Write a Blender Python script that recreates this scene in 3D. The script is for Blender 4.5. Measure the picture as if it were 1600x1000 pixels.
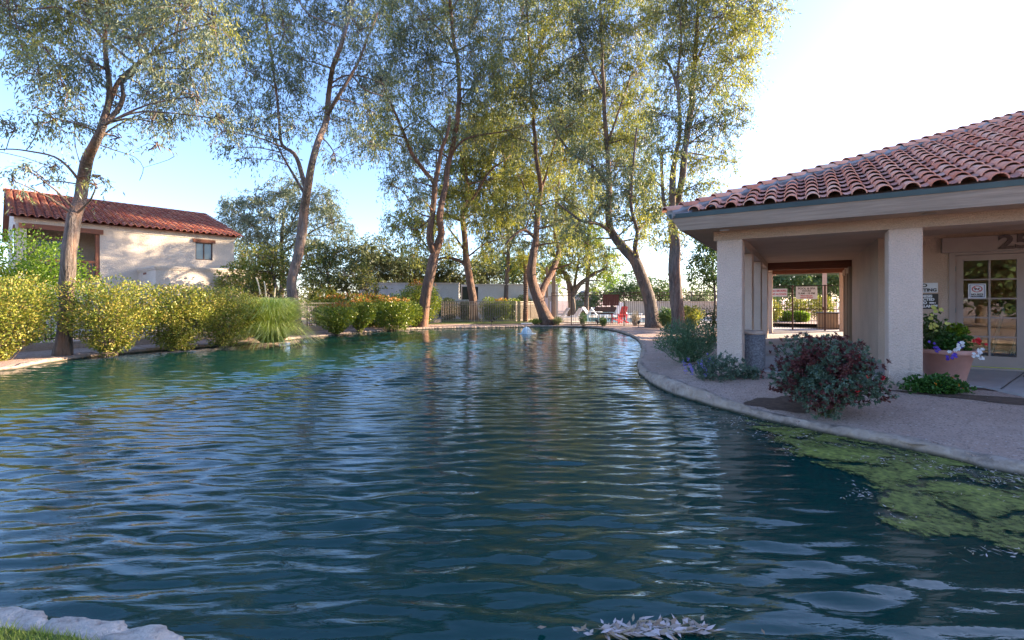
import bpy, math, random
import numpy as np
from mathutils import Vector, noise as mnoise
random.seed(7)
RNG = np.random.default_rng(11)
R = math.radians
sc = bpy.context.scene
for o in list(bpy.data.objects):
    bpy.data.objects.remove(o)
COL = sc.collection

# ------------------------------------------------------------------ camera, sky, sun, exposure
F = 700.0          # focal length in pixels of the 1600 px wide photograph
EYE = 1.65         # metres above the water
cam_d = bpy.data.cameras.new("camera"); cam = bpy.data.objects.new("camera", cam_d); COL.objects.link(cam)
cam.location = (0, 0, EYE); cam.rotation_euler = (R(90), 0, 0)
cam_d.sensor_width = 36; cam_d.lens = F / 1600 * 36
cam_d.shift_y = -31 / 1600; cam_d.clip_start = 0.05; cam_d.clip_end = 3000
sc.camera = cam
SUN_AZ, SUN_EL = 72.0, 17.0      # degrees to the right of the view, above the horizon
w = bpy.data.worlds.new("World"); sc.world = w; w.use_nodes = True
wn = w.node_tree.nodes; wl = w.node_tree.links
bg = wn["Background"]
sky = wn.new("ShaderNodeTexSky"); sky.sky_type = 'NISHITA'; sky.sun_disc = False
sky.sun_elevation = R(SUN_EL); sky.sun_rotation = R(SUN_AZ)
sky.altitude = 700; sky.air_density = 1.0; sky.dust_density = 1.1; sky.ozone_density = 4.6
wb = wn.new("ShaderNodeMix"); wb.data_type = 'RGBA'; wb.blend_type = 'MULTIPLY'; wb.inputs[0].default_value = 1; wb.inputs[7].default_value = (1.14, .96, .93, 1)
wl.new(sky.outputs[0], wb.inputs[6]); wl.new(wb.outputs[2], bg.inputs[0]); bg.inputs[1].default_value = 0.145
sd = bpy.data.lights.new("sun", 'SUN'); sun = bpy.data.objects.new("sun", sd); COL.objects.link(sun)
sd.energy = 4.8; sd.angle = R(0.6); sd.color = (1.0, 0.80, 0.56)
svec = Vector((math.sin(R(SUN_AZ)) * math.cos(R(SUN_EL)), math.cos(R(SUN_AZ)) * math.cos(R(SUN_EL)), math.sin(R(SUN_EL))))
sun.rotation_euler = svec.to_track_quat('Z', 'Y').to_euler()
sun.location = svec * 60
sc.view_settings.view_transform = 'Standard'; sc.view_settings.look = 'None'
sc.view_settings.exposure = 2.15; sc.view_settings.gamma = 1
sc.render.engine = 'CYCLES'
sc.cycles.use_denoising = True
sc.cycles.max_bounces = 7; sc.cycles.diffuse_bounces = 4; sc.cycles.glossy_bounces = 3
sc.cycles.transmission_bounces = 4; sc.cycles.transparent_max_bounces = 10
sc.cycles.caustics_reflective = False; sc.cycles.caustics_refractive = False
sc.cycles.sample_clamp_indirect = 6

# ------------------------------------------------------------------ helpers
def P(px, py, Y):
    return np.array([(px - 800) / F * Y, Y, EYE + (469 - py) / F * Y])
def G(px, py, z=0.1):
    Y = (EYE - z) * F / (py - 469)
    return np.array([(px - 800) / F * Y, Y, z])
def X(px, Y): return (px - 800) / F * Y
def Z(py, Y): return EYE + (469 - py) / F * Y

class MB:
    """collects polygons for ONE mesh"""
    def __init__(s): s.v = []; s.f = []; s.n = 0
    def add(s, verts, faces):
        verts = np.asarray(verts, float).reshape(-1, 3)
        s.v.append(verts)
        for f in faces: s.f.append(tuple(int(i) + s.n for i in f))
        s.n += len(verts)
    def box(s, c, size, rz=0, rx=0, ry=0):
        x, y, z = [a / 2 for a in size]
        v = np.array([[a, b, d] for a in (-x, x) for b in (-y, y) for d in (-z, z)], float)
        if rx: ca, sa = math.cos(rx), math.sin(rx); v = v @ np.array([[1,0,0],[0,ca,-sa],[0,sa,ca]]).T
        if ry: ca, sa = math.cos(ry), math.sin(ry); v = v @ np.array([[ca,0,sa],[0,1,0],[-sa,0,ca]]).T
        if rz: ca, sa = math.cos(rz), math.sin(rz); v = v @ np.array([[ca,-sa,0],[sa,ca,0],[0,0,1]]).T
        s.add(v + np.array(c), [(0,1,3,2),(4,6,7,5),(0,4,5,1),(2,3,7,6),(0,2,6,4),(1,5,7,3)])
    def span(s, a, b):      # box from corner a to corner b
        a = np.minimum(a, b) * 1.0 if False else np.array(a, float); b = np.array(b, float)
        s.box((a + b) / 2, np.abs(b - a))
    def tube(s, pts, rad, sides=8, cap=True, rough=0.0, seed=0):
        pts = np.asarray(pts, float); n = len(pts)
        rad = np.broadcast_to(np.asarray(rad, float), (n,))
        t = np.gradient(pts, axis=0); t /= np.linalg.norm(t, axis=1)[:, None] + 1e-9
        ref = np.array([1, 0, 0]) if abs(t[0][0]) < .8 else np.array([0, 1, 0])
        u = np.cross(t[0], ref); u /= np.linalg.norm(u)
        ang = np.linspace(0, 2 * math.pi, sides, endpoint=False)
        rings = []
        for i in range(n):
            u = u - t[i] * np.dot(u, t[i]); u /= np.linalg.norm(u) + 1e-9
            v = np.cross(t[i], u)
            rr = rad[i] * np.ones(sides)
            if rough:
                rr = rr * (1 + rough * (np.sin(ang * 3 + seed + i * .11) * .5 + np.sin(ang * 5 - seed * 2 + i * .23) * .3 + np.sin(i * .9 + seed + ang) * .3))
            rings.append(pts[i] + (np.cos(ang)[:, None] * u + np.sin(ang)[:, None] * v) * rr[:, None])
        fs = []
        for i in range(n - 1):
            for k in range(sides):
                a = i * sides + k; b = i * sides + (k + 1) % sides
                fs.append((a, b, b + sides, a + sides))
        if cap:
            fs.append(tuple(range(sides))[::-1]); fs.append(tuple(range((n - 1) * sides, n * sides)))
        s.add(np.concatenate(rings), fs)
    def lathe(s, prof, c=(0, 0, 0), sides=32, closed=False):
        ang = np.linspace(0, 2 * math.pi, sides, endpoint=False)
        v = [[c[0] + r * math.cos(a), c[1] + r * math.sin(a), c[2] + z] for r, z in prof for a in ang]
        fs = []
        for i in range(len(prof) - 1):
            for k in range(sides):
                a = i * sides + k; b = i * sides + (k + 1) % sides
                fs.append((a, b, b + sides, a + sides))
        s.add(v, fs)
    def prism(s, poly, z0, z1):
        n = len(poly)
        v = [(x, y, z0) for x, y in poly] + [(x, y, z1) for x, y in poly]
        fs = [tuple(range(n))[::-1], tuple(range(n, 2 * n))] + [(i, (i + 1) % n, (i + 1) % n + n, i + n) for i in range(n)]
        s.add(v, fs)
    def build(s, name, m, parent=None, smooth=False, bevel=0):
        v = np.concatenate(s.v) if s.v else np.zeros((0, 3))
        me = bpy.data.meshes.new(name)
        me.from_pydata([tuple(p) for p in v], [], s.f)
        me.update()
        o = bpy.data.objects.new(name, me); COL.objects.link(o)
        if m: me.materials.append(m)
        if smooth: me.polygons.foreach_set("use_smooth", [True] * len(me.polygons))
        if bevel:
            md = o.modifiers.new("bevel", 'BEVEL'); md.width = bevel; md.segments = 2; md.limit_method = 'ANGLE'
        if parent: o.parent = parent
        return o

def quads_obj(name, verts, m, parent=None, smooth=False, k=4, faces=None):
    """fast mesh: verts (N*k,3) where each k verts are a face, or faces given as (M,4)"""
    verts = np.ascontiguousarray(verts, dtype=np.float32).reshape(-1, 3)
    if faces is None:
        nf = len(verts) // k; idx = np.arange(nf * k, dtype=np.int32)
    else:
        faces = np.asarray(faces, dtype=np.int32); nf, k = faces.shape; idx = faces.ravel()
    me = bpy.data.meshes.new(name)
    me.vertices.add(len(verts)); me.vertices.foreach_set("co", verts.ravel())
    me.loops.add(nf * k); me.loops.foreach_set("vertex_index", idx)
    me.polygons.add(nf)
    me.polygons.foreach_set("loop_start", np.arange(0, nf * k, k, dtype=np.int32))
    try: me.polygons.foreach_set("loop_total", np.full(nf, k, dtype=np.int32))
    except Exception: pass
    if smooth: me.polygons.foreach_set("use_smooth", np.ones(nf, dtype=bool))
    me.update(calc_edges=True); me.validate()
    o = bpy.data.objects.new(name, me); COL.objects.link(o)
    me.materials.append(m)
    if parent: o.parent = parent
    return o

def tag(o, label=None, cat=None, group=None, kind=None):
    if label: o['label'] = label
    if cat: o['category'] = cat
    if group: o['group'] = group
    if kind: o['kind'] = kind
    return o
def thing(name, label, cat, loc=(0, 0, 0), rz=0, group=None):
    o = bpy.data.objects.new(name, None); COL.objects.link(o)
    o.location = tuple(float(a) for a in loc); o.rotation_euler = (0, 0, rz); o.empty_display_size = .2
    return tag(o, label, cat, group)
def copy_thing(o, loc, rz, label):
    c = o.copy(); COL.objects.link(c); c.location = tuple(float(a) for a in loc); c.rotation_euler = (0, 0, rz); c['label'] = label
    for ch in [x for x in bpy.data.objects if x.parent == o]:
        d = ch.copy(); COL.objects.link(d); d.parent = c
    return c
def catmull(pts, step=.3, closed=False):
    pts = np.asarray(pts, float); n = len(pts); out = []
    rng = range(n if closed else n - 1)
    for i in rng:
        if closed: p = [pts[(i + j) % n] for j in (-1, 0, 1, 2)]
        else: p = [pts[max(i - 1, 0)], pts[i], pts[i + 1], pts[min(i + 2, n - 1)]]
        k = max(2, int(np.linalg.norm(p[2][:3] - p[1][:3]) / step))
        for j in range(k):
            t = j / k
            out.append(.5 * (2 * p[1] + (p[2] - p[0]) * t + (2 * p[0] - 5 * p[1] + 4 * p[2] - p[3]) * t * t + (-p[0] + 3 * p[1] - 3 * p[2] + p[3]) * t ** 3))
    if not closed: out.append(pts[-1])
    return np.array(out)

# ------------------------------------------------------------------ materials
class NT:
    def __init__(s, name):
        s.m = bpy.data.materials.new(name); s.m.use_nodes = True
        s.n = s.m.node_tree.nodes; s.l = s.m.node_tree.links
        s.p = s.n["Principled BSDF"]; s.out = s.n["Material Output"]
        s.tc = s.n.new("ShaderNodeTexCoord")
    def mapped(s, scale=(1, 1, 1), rot=(0, 0, 0), src="Object"):
        mp = s.n.new("ShaderNodeMapping"); mp.inputs['Scale'].default_value = scale; mp.inputs['Rotation'].default_value = rot
        s.l.new(s.tc.outputs[src], mp.inputs[0]); return mp.outputs[0]
    def noise(s, scale, detail=4, rough=.55, vec=None, dist=0):
        t = s.n.new("ShaderNodeTexNoise"); t.inputs['Scale'].default_value = scale
        t.inputs['Detail'].default_value = detail; t.inputs['Roughness'].default_value = rough; t.inputs['Distortion'].default_value = dist
        s.l.new(vec if vec else s.tc.outputs['Object'], t.inputs['Vector']); return t.outputs[0]
    def voro(s, scale, vec=None, feature='F1', out=0):
        t = s.n.new("ShaderNodeTexVoronoi"); t.inputs['Scale'].default_value = scale; t.feature = feature
        s.l.new(vec if vec else s.tc.outputs['Object'], t.inputs['Vector']); return t.outputs[out]
    def ramp(s, fac, stops, interp='LINEAR'):
        r = s.n.new("ShaderNodeValToRGB"); e = r.color_ramp; e.interpolation = interp
        while len(e.elements) < len(stops): e.elements.new(.5)
        for el, (p, c) in zip(e.elements, stops):
            el.position = p; el.color = (*c, 1) if len(c) == 3 else c
        s.l.new(fac, r.inputs[0]); return r.outputs[0]
    def mix(s, fac, a, b, mode='MIX'):
        m = s.n.new("ShaderNodeMix"); m.data_type = 'RGBA'; m.blend_type = mode
        for i, v in ((0, fac), (6, a), (7, b)):
            if isinstance(v, (int, float)): m.inputs[i].default_value = v
            elif isinstance(v, tuple): m.inputs[i].default_value = (*v, 1)
            else: s.l.new(v, m.inputs[i])
        return m.outputs[2]
    def math(s, op, a, b=None):
        m = s.n.new("ShaderNodeMath"); m.operation = op
        for i, v in ((0, a), (1, b)):
            if v is None: continue
            if isinstance(v, (int, float)): m.inputs[i].default_value = v
            else: s.l.new(v, m.inputs[i])
        return m.outputs[0]
    def bump(s, h, strength=.3, dist=.02, normal=None):
        b = s.n.new("ShaderNodeBump"); b.inputs['Strength'].default_value = strength; b.inputs['Distance'].default_value = dist
        s.l.new(h, b.inputs['Height'])
        if normal: s.l.new(normal, b.inputs['Normal'])
        return b.outputs[0]
    def set(s, color=None, rough=None, normal=None, **kw):
        for k, v in (('Base Color', color), ('Roughness', rough), ('Normal', normal), *kw.items()):
            if v is None: continue
            i = s.p.inputs[k]
            if isinstance(v, (int, float)): i.default_value = v
            elif isinstance(v, tuple): i.default_value = (*v, 1) if len(v) == 3 else v
            else: s.l.new(v, i)
        return s.m
def lin(c): return tuple(((a / 255 + .055) / 1.055) ** 2.4 if a > 10 else a / 3294 for a in c)
def sc3(c, k): return tuple(min(1, a * k) for a in c)

def m_stucco(name, c, scale=1.0, dirt=.25, splash=False):
    t = NT(name)
    big = t.noise(1.3, 4); fine = t.noise(55 * scale, 3); med = t.voro(38 * scale)
    col = t.mix(t.ramp(big, [(.3, (0, 0, 0)), (.75, (1, 1, 1))]), sc3(c, 1 - dirt * .5), sc3(c, 1.08))
    col = t.mix(t.ramp(fine, [(.42, (0, 0, 0)), (.55, (1, 1, 1))]), t.mix(.5, col, sc3(c, .72)), col)
    if splash:       # rain splash and rust coloured runs of their own shape near the foot
        sx = t.n.new("ShaderNodeSeparateXYZ"); t.l.new(t.tc.outputs['Object'], sx.inputs[0])
        e = t.math('ADD', sx.outputs[2], t.math('MULTIPLY', t.noise(7, 5), .7))
        col = t.mix(t.ramp(e, [(.55, (.75, .75, .75)), (.85, (0, 0, 0))]), col, (.30, .19, .13))
        st = t.noise(1.0, 4, .6, t.mapped((6, 6, .5)))
        col = t.mix(t.ramp(st, [(.58, (0, 0, 0)), (.75, (.35, .35, .35))]), col, sc3(c, .6))
    h = t.math('ADD', fine, t.math('MULTIPLY', med, .8))
    return t.set(col, .9, t.bump(h, .9, .016))
def m_plain(name, c, rough=.6, var=.15, nscale=6, bump=.15, metal=0, bscale=None):
    t = NT(name)
    n = t.noise(nscale, 5)
    col = t.mix(t.ramp(n, [(.3, (0, 0, 0)), (.7, (1, 1, 1))]), sc3(c, 1 - var), sc3(c, 1 + var))
    nn = t.noise(bscale or nscale * 8, 4)
    return t.set(col, rough, t.bump(nn, bump, .01), Metallic=metal)
def m_wood(name, c, axis=0, var=.3):
    t = NT(name)
    sca = [14, 14, 14]; sca[axis] = .8
    v = t.mapped(tuple(sca)); n = t.noise(1.6, 6, .65, v, .6); n2 = t.noise(2.2, 3)
    col = t.mix(t.ramp(n, [(.3, (0, 0, 0)), (.7, (1, 1, 1))]), sc3(c, 1 - var), sc3(c, 1.1))
    col = t.mix(t.ramp(n2, [(.5, (0, 0, 0)), (.8, (.5, .5, .5))]), col, sc3(c, .75))
    return t.set(col, .8, t.bump(n, .5, .01))
def m_leaf(name, cols, rough=.45, trans=.35, spec=.35, patch=.35, tint=(1.25, 1.3, .55)):
    """random colour per leaf + patches; back light through the blade"""
    t = NT(name)
    g = t.n.new("ShaderNodeNewGeometry")
    r = t.ramp(g.outputs['Random Per Island'], [(i / max(1, len(cols) - 1), c) for i, c in enumerate(cols)])
    n = t.noise(.7, 2)
    col = t.mix(t.ramp(n, [(.35, (0, 0, 0)), (.65, (patch,) * 3)]), r, cols[len(cols) // 2])
    t.set(col, rough); t.p.inputs['Specular IOR Level'].default_value = spec
    tr = t.n.new("ShaderNodeBsdfTranslucent")
    tc = t.mix(1.0, col, tint, 'MULTIPLY'); t.l.new(tc, tr.inputs[0])
    ms = t.n.new("ShaderNodeMixShader"); ms.inputs[0].default_value = trans
    t.l.new(t.p.outputs[0], ms.inputs[1]); t.l.new(tr.outputs[0], ms.inputs[2]); t.l.new(ms.outputs[0], t.out.inputs[0])
    return t.m
def m_bark(name, dark, mid, pale, pink):
    t = NT(name)
    v = t.mapped((9, 9, .9)); n = t.noise(1.5, 7, .7, v, .8)
    v2 = t.mapped((2.2, 2.2, .45)); n2 = t.noise(1.4, 4, .6, v2)
    col = t.ramp(n, [(.25, dark), (.48, mid), (.75, pale)])
    col = t.mix(t.ramp(n2, [(.48, (0, 0, 0)), (.62, (1, 1, 1))]), col, t.mix(.55, col, pink))
    vv = t.mapped((16, 16, 2)); h = t.math('ADD', n, t.math('MULTIPLY', t.voro(1.3, vv), .6))
    return t.set(col, .9, t.bump(h, 1.0, .05))

M = {}
M['bark'] = m_bark('bark_grey', (.035, .026, .022), (.12, .092, .078), (.28, .225, .195), (.32, .17, .105))
M['bark_red'] = m_bark('bark_red', (.035, .02, .015), (.13, .075, .052), (.28, .19, .14), (.30, .13, .07))
M['bark_dark'] = m_bark('bark_dark', (.03, .024, .02), (.10, .08, .065), (.22, .18, .15), (.18, .11, .08))
M['twig'] = m_plain('twig', (.17, .12, .09), .85, .25, 8)
M['leaf_euc'] = m_leaf('leaf_eucalyptus', [(.06, .09, .065), (.11, .15, .11), (.15, .19, .145), (.19, .21, .12), (.27, .26, .11)], trans=.28, tint=(1.15, 1.25, .75))
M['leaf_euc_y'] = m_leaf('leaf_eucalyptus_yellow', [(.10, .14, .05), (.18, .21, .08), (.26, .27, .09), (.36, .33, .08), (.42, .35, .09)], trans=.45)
M['leaf_hedge'] = m_leaf('leaf_hedge', [(.06, .11, .015), (.13, .19, .025), (.24, .27, .04), (.34, .32, .06), (.40, .28, .08), (.18, .21, .05)], rough=.42, trans=.28, spec=.35)
M['leaf_photinia'] = m_leaf('leaf_photinia', [(.05, .10, .012), (.12, .19, .02), (.22, .27, .035), (.34, .32, .04), (.12, .17, .03)], rough=.3, trans=.25, spec=.5)
M['leaf_red'] = m_leaf('leaf_new_red', [(.42, .10, .03), (.5, .2, .05), (.45, .28, .07)], trans=.35)
M['leaf_bright'] = m_leaf('leaf_bright', [(.06, .13, .012), (.12, .22, .02), (.20, .30, .03), (.26, .31, .05)], trans=.45)
M['leaf_olive'] = m_leaf('leaf_olive', [(.05, .075, .035), (.10, .13, .06), (.16, .18, .09), (.22, .22, .12)], trans=.25)
M['leaf_dark'] = m_leaf('leaf_dark', [(.03, .05, .02), (.06, .085, .03), (.10, .12, .04), (.17, .15, .05)], trans=.25)
M['leaf_green'] = m_leaf('leaf_green', [(.05, .10, .035), (.085, .15, .05), (.12, .19, .07), (.16, .21, .09)], trans=.25)
M['leaf_lantana'] = m_leaf('leaf_lantana', [(.03, .09, .02), (.06, .15, .03), (.10, .21, .05)], trans=.25)
M['leaf_sage'] = m_leaf('leaf_sage', [(.08, .13, .10), (.13, .19, .14), (.18, .24, .18)], trans=.2)
M['leaf_wine'] = m_leaf('leaf_wine', [(.07, .018, .02), (.13, .04, .04), (.19, .075, .07), (.11, .045, .04)], trans=.2, tint=(1.5, .6, .6))
M['leaf_pen'] = m_leaf('leaf_penstemon', [(.07, .14, .08), (.11, .20, .11), (.17, .26, .15)], trans=.2)
M['leaf_dry'] = m_leaf('leaf_dry', [(.25, .18, .12), (.50, .41, .38), (.60, .50, .50), (.34, .26, .16), (.22, .13, .08)], trans=.1, tint=(1, .9, .8), patch=.1)
M['grass'] = m_leaf('grass_blade', [(.12, .20, .03), (.22, .30, .06), (.34, .38, .10), (.45, .42, .16)], trans=.4)
M['pampas'] = m_leaf('pampas_blade', [(.28, .38, .09), (.44, .52, .15), (.62, .66, .24), (.78, .74, .42)], trans=.45)
M['plume'] = m_plain('plume', (.6, .5, .33), .9, .2, 20)
M['purple'] = m_leaf('petal_purple', [(.05, .02, .35), (.10, .04, .45), (.2, .12, .55)], trans=.2, tint=(1, .8, 1.3))
M['lilac'] = m_leaf('petal_lilac', [(.22, .16, .55), (.32, .26, .7)], trans=.2, tint=(1, .9, 1.2))
M['white_petal'] = m_leaf('petal_white', [(.75, .74, .78), (.85, .85, .85)], trans=.2, tint=(1, 1, 1))
M['red_petal'] = m_leaf('petal_red', [(.5, .01, .02), (.65, .02, .03)], trans=.2, tint=(1.2, .6, .6))
M['orange_petal'] = m_leaf('petal_orange', [(.7, .16, .01), (.75, .3, .02)], trans=.2, tint=(1, .8, .6))
M['yellow_petal'] = m_leaf('petal_yellow', [(.6, .6, .12), (.7, .7, .2)], trans=.3, tint=(1, 1, .6))
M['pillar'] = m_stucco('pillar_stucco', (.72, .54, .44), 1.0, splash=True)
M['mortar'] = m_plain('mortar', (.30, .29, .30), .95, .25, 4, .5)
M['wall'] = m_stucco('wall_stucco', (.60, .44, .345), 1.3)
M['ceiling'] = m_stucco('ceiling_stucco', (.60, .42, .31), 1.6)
M['house'] = m_stucco('house_stucco', (.66, .56, .46), .5)
M['white_wall'] = m_stucco('white_wall', (.62, .58, .54), .3)
M['fascia'] = m_wood('fascia_wood', (.44, .35, .29), 0, .3)
M['trim'] = m_plain('trim_paint', (.34, .27, .24), .6, .08, 3, .1)
M['brownwood'] = m_wood('brown_wood', (.24, .09, .05), 0, .3)
M['fence_tan'] = m_plain('fence_tan', (.36, .28, .22), .6, .1)
M['iron'] = m_plain('iron', (.035, .025, .022), .5, .2, 9, .1)
M['rust'] = m_plain('iron_brown', (.09, .045, .03), .6, .3, 9, .2)
M['white'] = m_plain('white_paint', (.75, .75, .76), .5, .05, 5, .05)
M['redpaint'] = m_plain('red_plastic', (.55, .02, .03), .4, .1, 5, .05)
M['black'] = m_plain('black', (.02, .02, .022), .5, .1, 5, .05)
M['signwhite'] = m_plain('sign_white', (.72, .73, .76), .5, .05, 8, .03)
M['signblack'] = m_plain('sign_black', (.035, .03, .03), .5, .1, 8, .03)
M['inkred'] = m_plain('ink_red', (.5, .03, .05), .5, .05)
M['inkblue'] = m_plain('ink_blue', (.05, .12, .35), .5, .05)
M['digits'] = m_plain('numeral', (.09, .06, .055), .5, .4, 30, .1)
M['drip'] = m_plain('drip_metal', (.13, .19, .21), .4, .2, 2, .1, .5)
M['terracotta_pot'] = m_plain('terracotta_pot', (.55, .29, .24), .85, .12, 4, .35, 0, 25)
M['soil'] = m_plain('wet_soil', (.11, .065, .045), .95, .35, 12, .8, 0, 60)
M['brownpanel'] = m_wood('panel_wood', (.17, .05, .03), 2, .3)
M['counter'] = m_wood('counter_wood', (.30, .21, .14), 2, .2)
M['teal'] = m_plain('canopy_green', (.12, .20, .15), .7, .1)

def m_agg(name, c, scale):
    t = NT(name)
    v = t.voro(scale); vc = t.voro(scale, None, 'F1', 1); g = t.noise(2, 3)
    base = t.mix(t.ramp(g, [(.3, (0, 0, 0)), (.7, (1, 1, 1))]), sc3(c, .85), sc3(c, 1.12))
    bw = t.n.new("ShaderNodeRGBToBW"); t.l.new(vc, bw.inputs[0])
    col = t.mix(t.ramp(bw.outputs[0], [(.2, (0, 0, 0)), (.9, (1, 1, 1))]), t.mix(.6, base, sc3(c, .45)), t.mix(.55, base, sc3(c, 1.7)))
    return t.set(col, .85, t.bump(v, .6, .008))
M['aggregate'] = m_agg('aggregate', (.20, .19, .20), 45)
M['concrete'] = m_plain('concrete', (.40, .37, .36), .85, .1, 2, .3, 0, 50)
M['deck'] = m_plain('deck_concrete', (.50, .43, .37), .85, .1, 1.2, .2, 0, 40)

def m_tile(name, cols):
    t = NT(name); g = t.n.new("ShaderNodeNewGeometry")
    r = t.ramp(g.outputs['Random Per Island'], [(i / (len(cols) - 1), c) for i, c in enumerate(cols)])
    n = t.noise(3, 5); n2 = t.noise(26, 4)
    col = t.mix(t.ramp(n, [(.45, (0, 0, 0)), (.75, (.55, .55, .55))]), r, (.40, .25, .20))
    col = t.mix(t.ramp(n2, [(.5, (0, 0, 0)), (.7, (.35, .35, .35))]), col, (.62, .42, .36))
    return t.set(col, .85, t.bump(n2, .3, .01))
M['tile'] = m_tile('clay_tile', [(.70, .24, .15), (.82, .34, .22), (.88, .43, .30), (.62, .20, .12), (.90, .52, .38)])
M['tile2'] = m_tile('red_tile', [(.36, .09, .055), (.48, .13, .075), (.55, .20, .11), (.42, .10, .06), (.58, .26, .16)])

def m_ground():
    t = NT('gravel')
    big = t.noise(.5, 5); med = t.noise(4, 5); v = t.voro(60); vc = t.voro(60, None, 'F1', 1)
    bw = t.n.new("ShaderNodeRGBToBW"); t.l.new(vc, bw.inputs[0])
    a = t.mix(t.ramp(big, [(.35, (0, 0, 0)), (.65, (1, 1, 1))]), (.44, .285, .22), (.55, .39, .32))
    a = t.mix(t.ramp(med, [(.4, (0, 0, 0)), (.7, (.6, .6, .6))]), a, (.36, .235, .185))
    a = t.mix(t.ramp(bw.outputs[0], [(.15, (1, 1, 1)), (.3, (0, 0, 0))]), a, (.24, .16, .13))
    a = t.mix(t.ramp(bw.outputs[0], [(.82, (0, 0, 0)), (.95, (.7, .7, .7))]), a, (.66, .54, .48))
    h = t.math('ADD', med, t.math('MULTIPLY', v, .7))
    return t.set(a, .95, t.bump(h, .8, .02))
M['ground'] = m_ground()
def m_lawn():
    t = NT('lawn'); n = t.noise(1.2, 4); n2 = t.noise(60, 3)
    a = t.mix(t.ramp(n, [(.3, (0, 0, 0)), (.7, (1, 1, 1))]), (.10, .16, .03), (.26, .27, .07))
    a = t.mix(t.ramp(n2, [(.4, (0, 0, 0)), (.6, (1, 1, 1))]), t.mix(.5, a, (.05, .08, .02)), a)
    return t.set(a, .95, t.bump(n2, 1, .03))
M['lawn'] = m_lawn()
def m_kerb():
    t = NT('kerb_stone'); n = t.noise(5, 6, .7); n2 = t.noise(1.1, 3); v = t.voro(7)
    a = t.ramp(n, [(.3, (.13, .10, .08)), (.45, (.34, .25, .20)), (.7, (.56, .45, .38))])
    a = t.mix(t.ramp(n2, [(.4, (0, 0, 0)), (.6, (1, 1, 1))]), a, t.mix(.5, a, (.42, .30, .22)))
    sx = t.n.new("ShaderNodeSeparateXYZ"); t.l.new(t.tc.outputs['Object'], sx.inputs[0])
    a = t.mix(t.ramp(sx.outputs[2], [(.015, (1, 1, 1)), (.06, (0, 0, 0))]), a, (.035, .035, .02))   # algae stain at the waterline
    return t.set(a, .95, t.bump(t.math('ADD', n, v), 1.0, .05))
M['kerb'] = m_kerb()
def m_rock():
    t = NT('pale_rock'); n = t.noise(9, 6, .7); n2 = t.noise(2.5, 3)
    a = t.ramp(n, [(.28, (.20, .16, .13)), (.45, (.44, .38, .33)), (.7, (.62, .56, .50))])
    a = t.mix(t.ramp(n2, [(.45, (0, 0, 0)), (.7, (.6, .6, .6))]), a, (.55, .47, .40))
    return t.set(a, .9, t.bump(n, 1.0, .04))
M['rock'] = m_rock()
def m_water():
    t = NT('pond_water')
    n1 = t.noise(1.0, 4, .55, t.mapped((3.2, 12, 1), (0, 0, .08)), .4)
    n2 = t.noise(1.0, 3, .6, t.mapped((10, 24, 1), (0, 0, -.1)), .3)
    big = t.noise(.35, 2)
    h = t.math('ADD', n1, t.math('MULTIPLY', n2, .16))
    col = t.mix(t.ramp(big, [(.35, (0, 0, 0)), (.65, (1, 1, 1))]), (.0008, .034, .030), (.0015, .042, .034))
    t.set(col, .02, t.bump(h, .4, .012)); t.p.inputs['IOR'].default_value = 1.45
    t.p.inputs['Specular IOR Level'].default_value = .6
    return t.m
M['water'] = m_water()
def m_pool():
    t = NT('pool_water'); n = t.noise(3, 3)
    return t.set((.10, .38, .48), .05, t.bump(n, .3, .03))
M['pool'] = m_pool()
def m_algae():
    t = NT('algae')
    v = t.mapped((1.0, 1.6, 1), (0, 0, .5)); n = t.noise(1.6, 5, .62, v, .7); f = t.noise(22, 4)
    col = t.mix(t.ramp(f, [(.35, (0, 0, 0)), (.65, (1, 1, 1))]), (.08, .10, .012), (.30, .32, .05))
    col = t.mix(t.ramp(n, [(.5, (0, 0, 0)), (.7, (1, 1, 1))]), t.mix(.5, col, (.07, .08, .02)), col)
    at = t.n.new("ShaderNodeAttribute"); at.attribute_name = 'dens'
    a = t.math('ADD', n, at.outputs['Fac'])
    a = t.math('ADD', a, t.math('MULTIPLY', t.math('SUBTRACT', f, .5), .25))
    al = t.ramp(a, [(.52, (0, 0, 0)), (.57, (.6, .6, .6)), (.70, (1, 1, 1))])
    t.set(col, .6, t.bump(f, .6, .01), Alpha=al)
    return t.m
M['algae'] = m_algae()
def m_glass(tint=(.9, .95, .93)):
    t = NT('glass'); tr = t.n.new("ShaderNodeBsdfTransparent"); gl = t.n.new("ShaderNodeBsdfGlossy")
    tr.inputs[0].default_value = (*tint, 1); gl.inputs['Roughness'].default_value = .01
    fr = t.n.new("ShaderNodeFresnel"); fr.inputs[0].default_value = 1.75
    ms = t.n.new("ShaderNodeMixShader"); t.l.new(fr.outputs[0], ms.inputs[0])
    t.l.new(tr.outputs[0], ms.inputs[1]); t.l.new(gl.outputs[0], ms.inputs[2]); t.l.new(ms.outputs[0], t.out.inputs[0])
    return t.m
M['glass'] = m_glass()
M['foam'] = m_plain('foam', (.80, .88, .90), .4, .08, 9, .3)
M['window_dark'] = NT('dark_pane').set((.02, .03, .04), .06)

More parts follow.
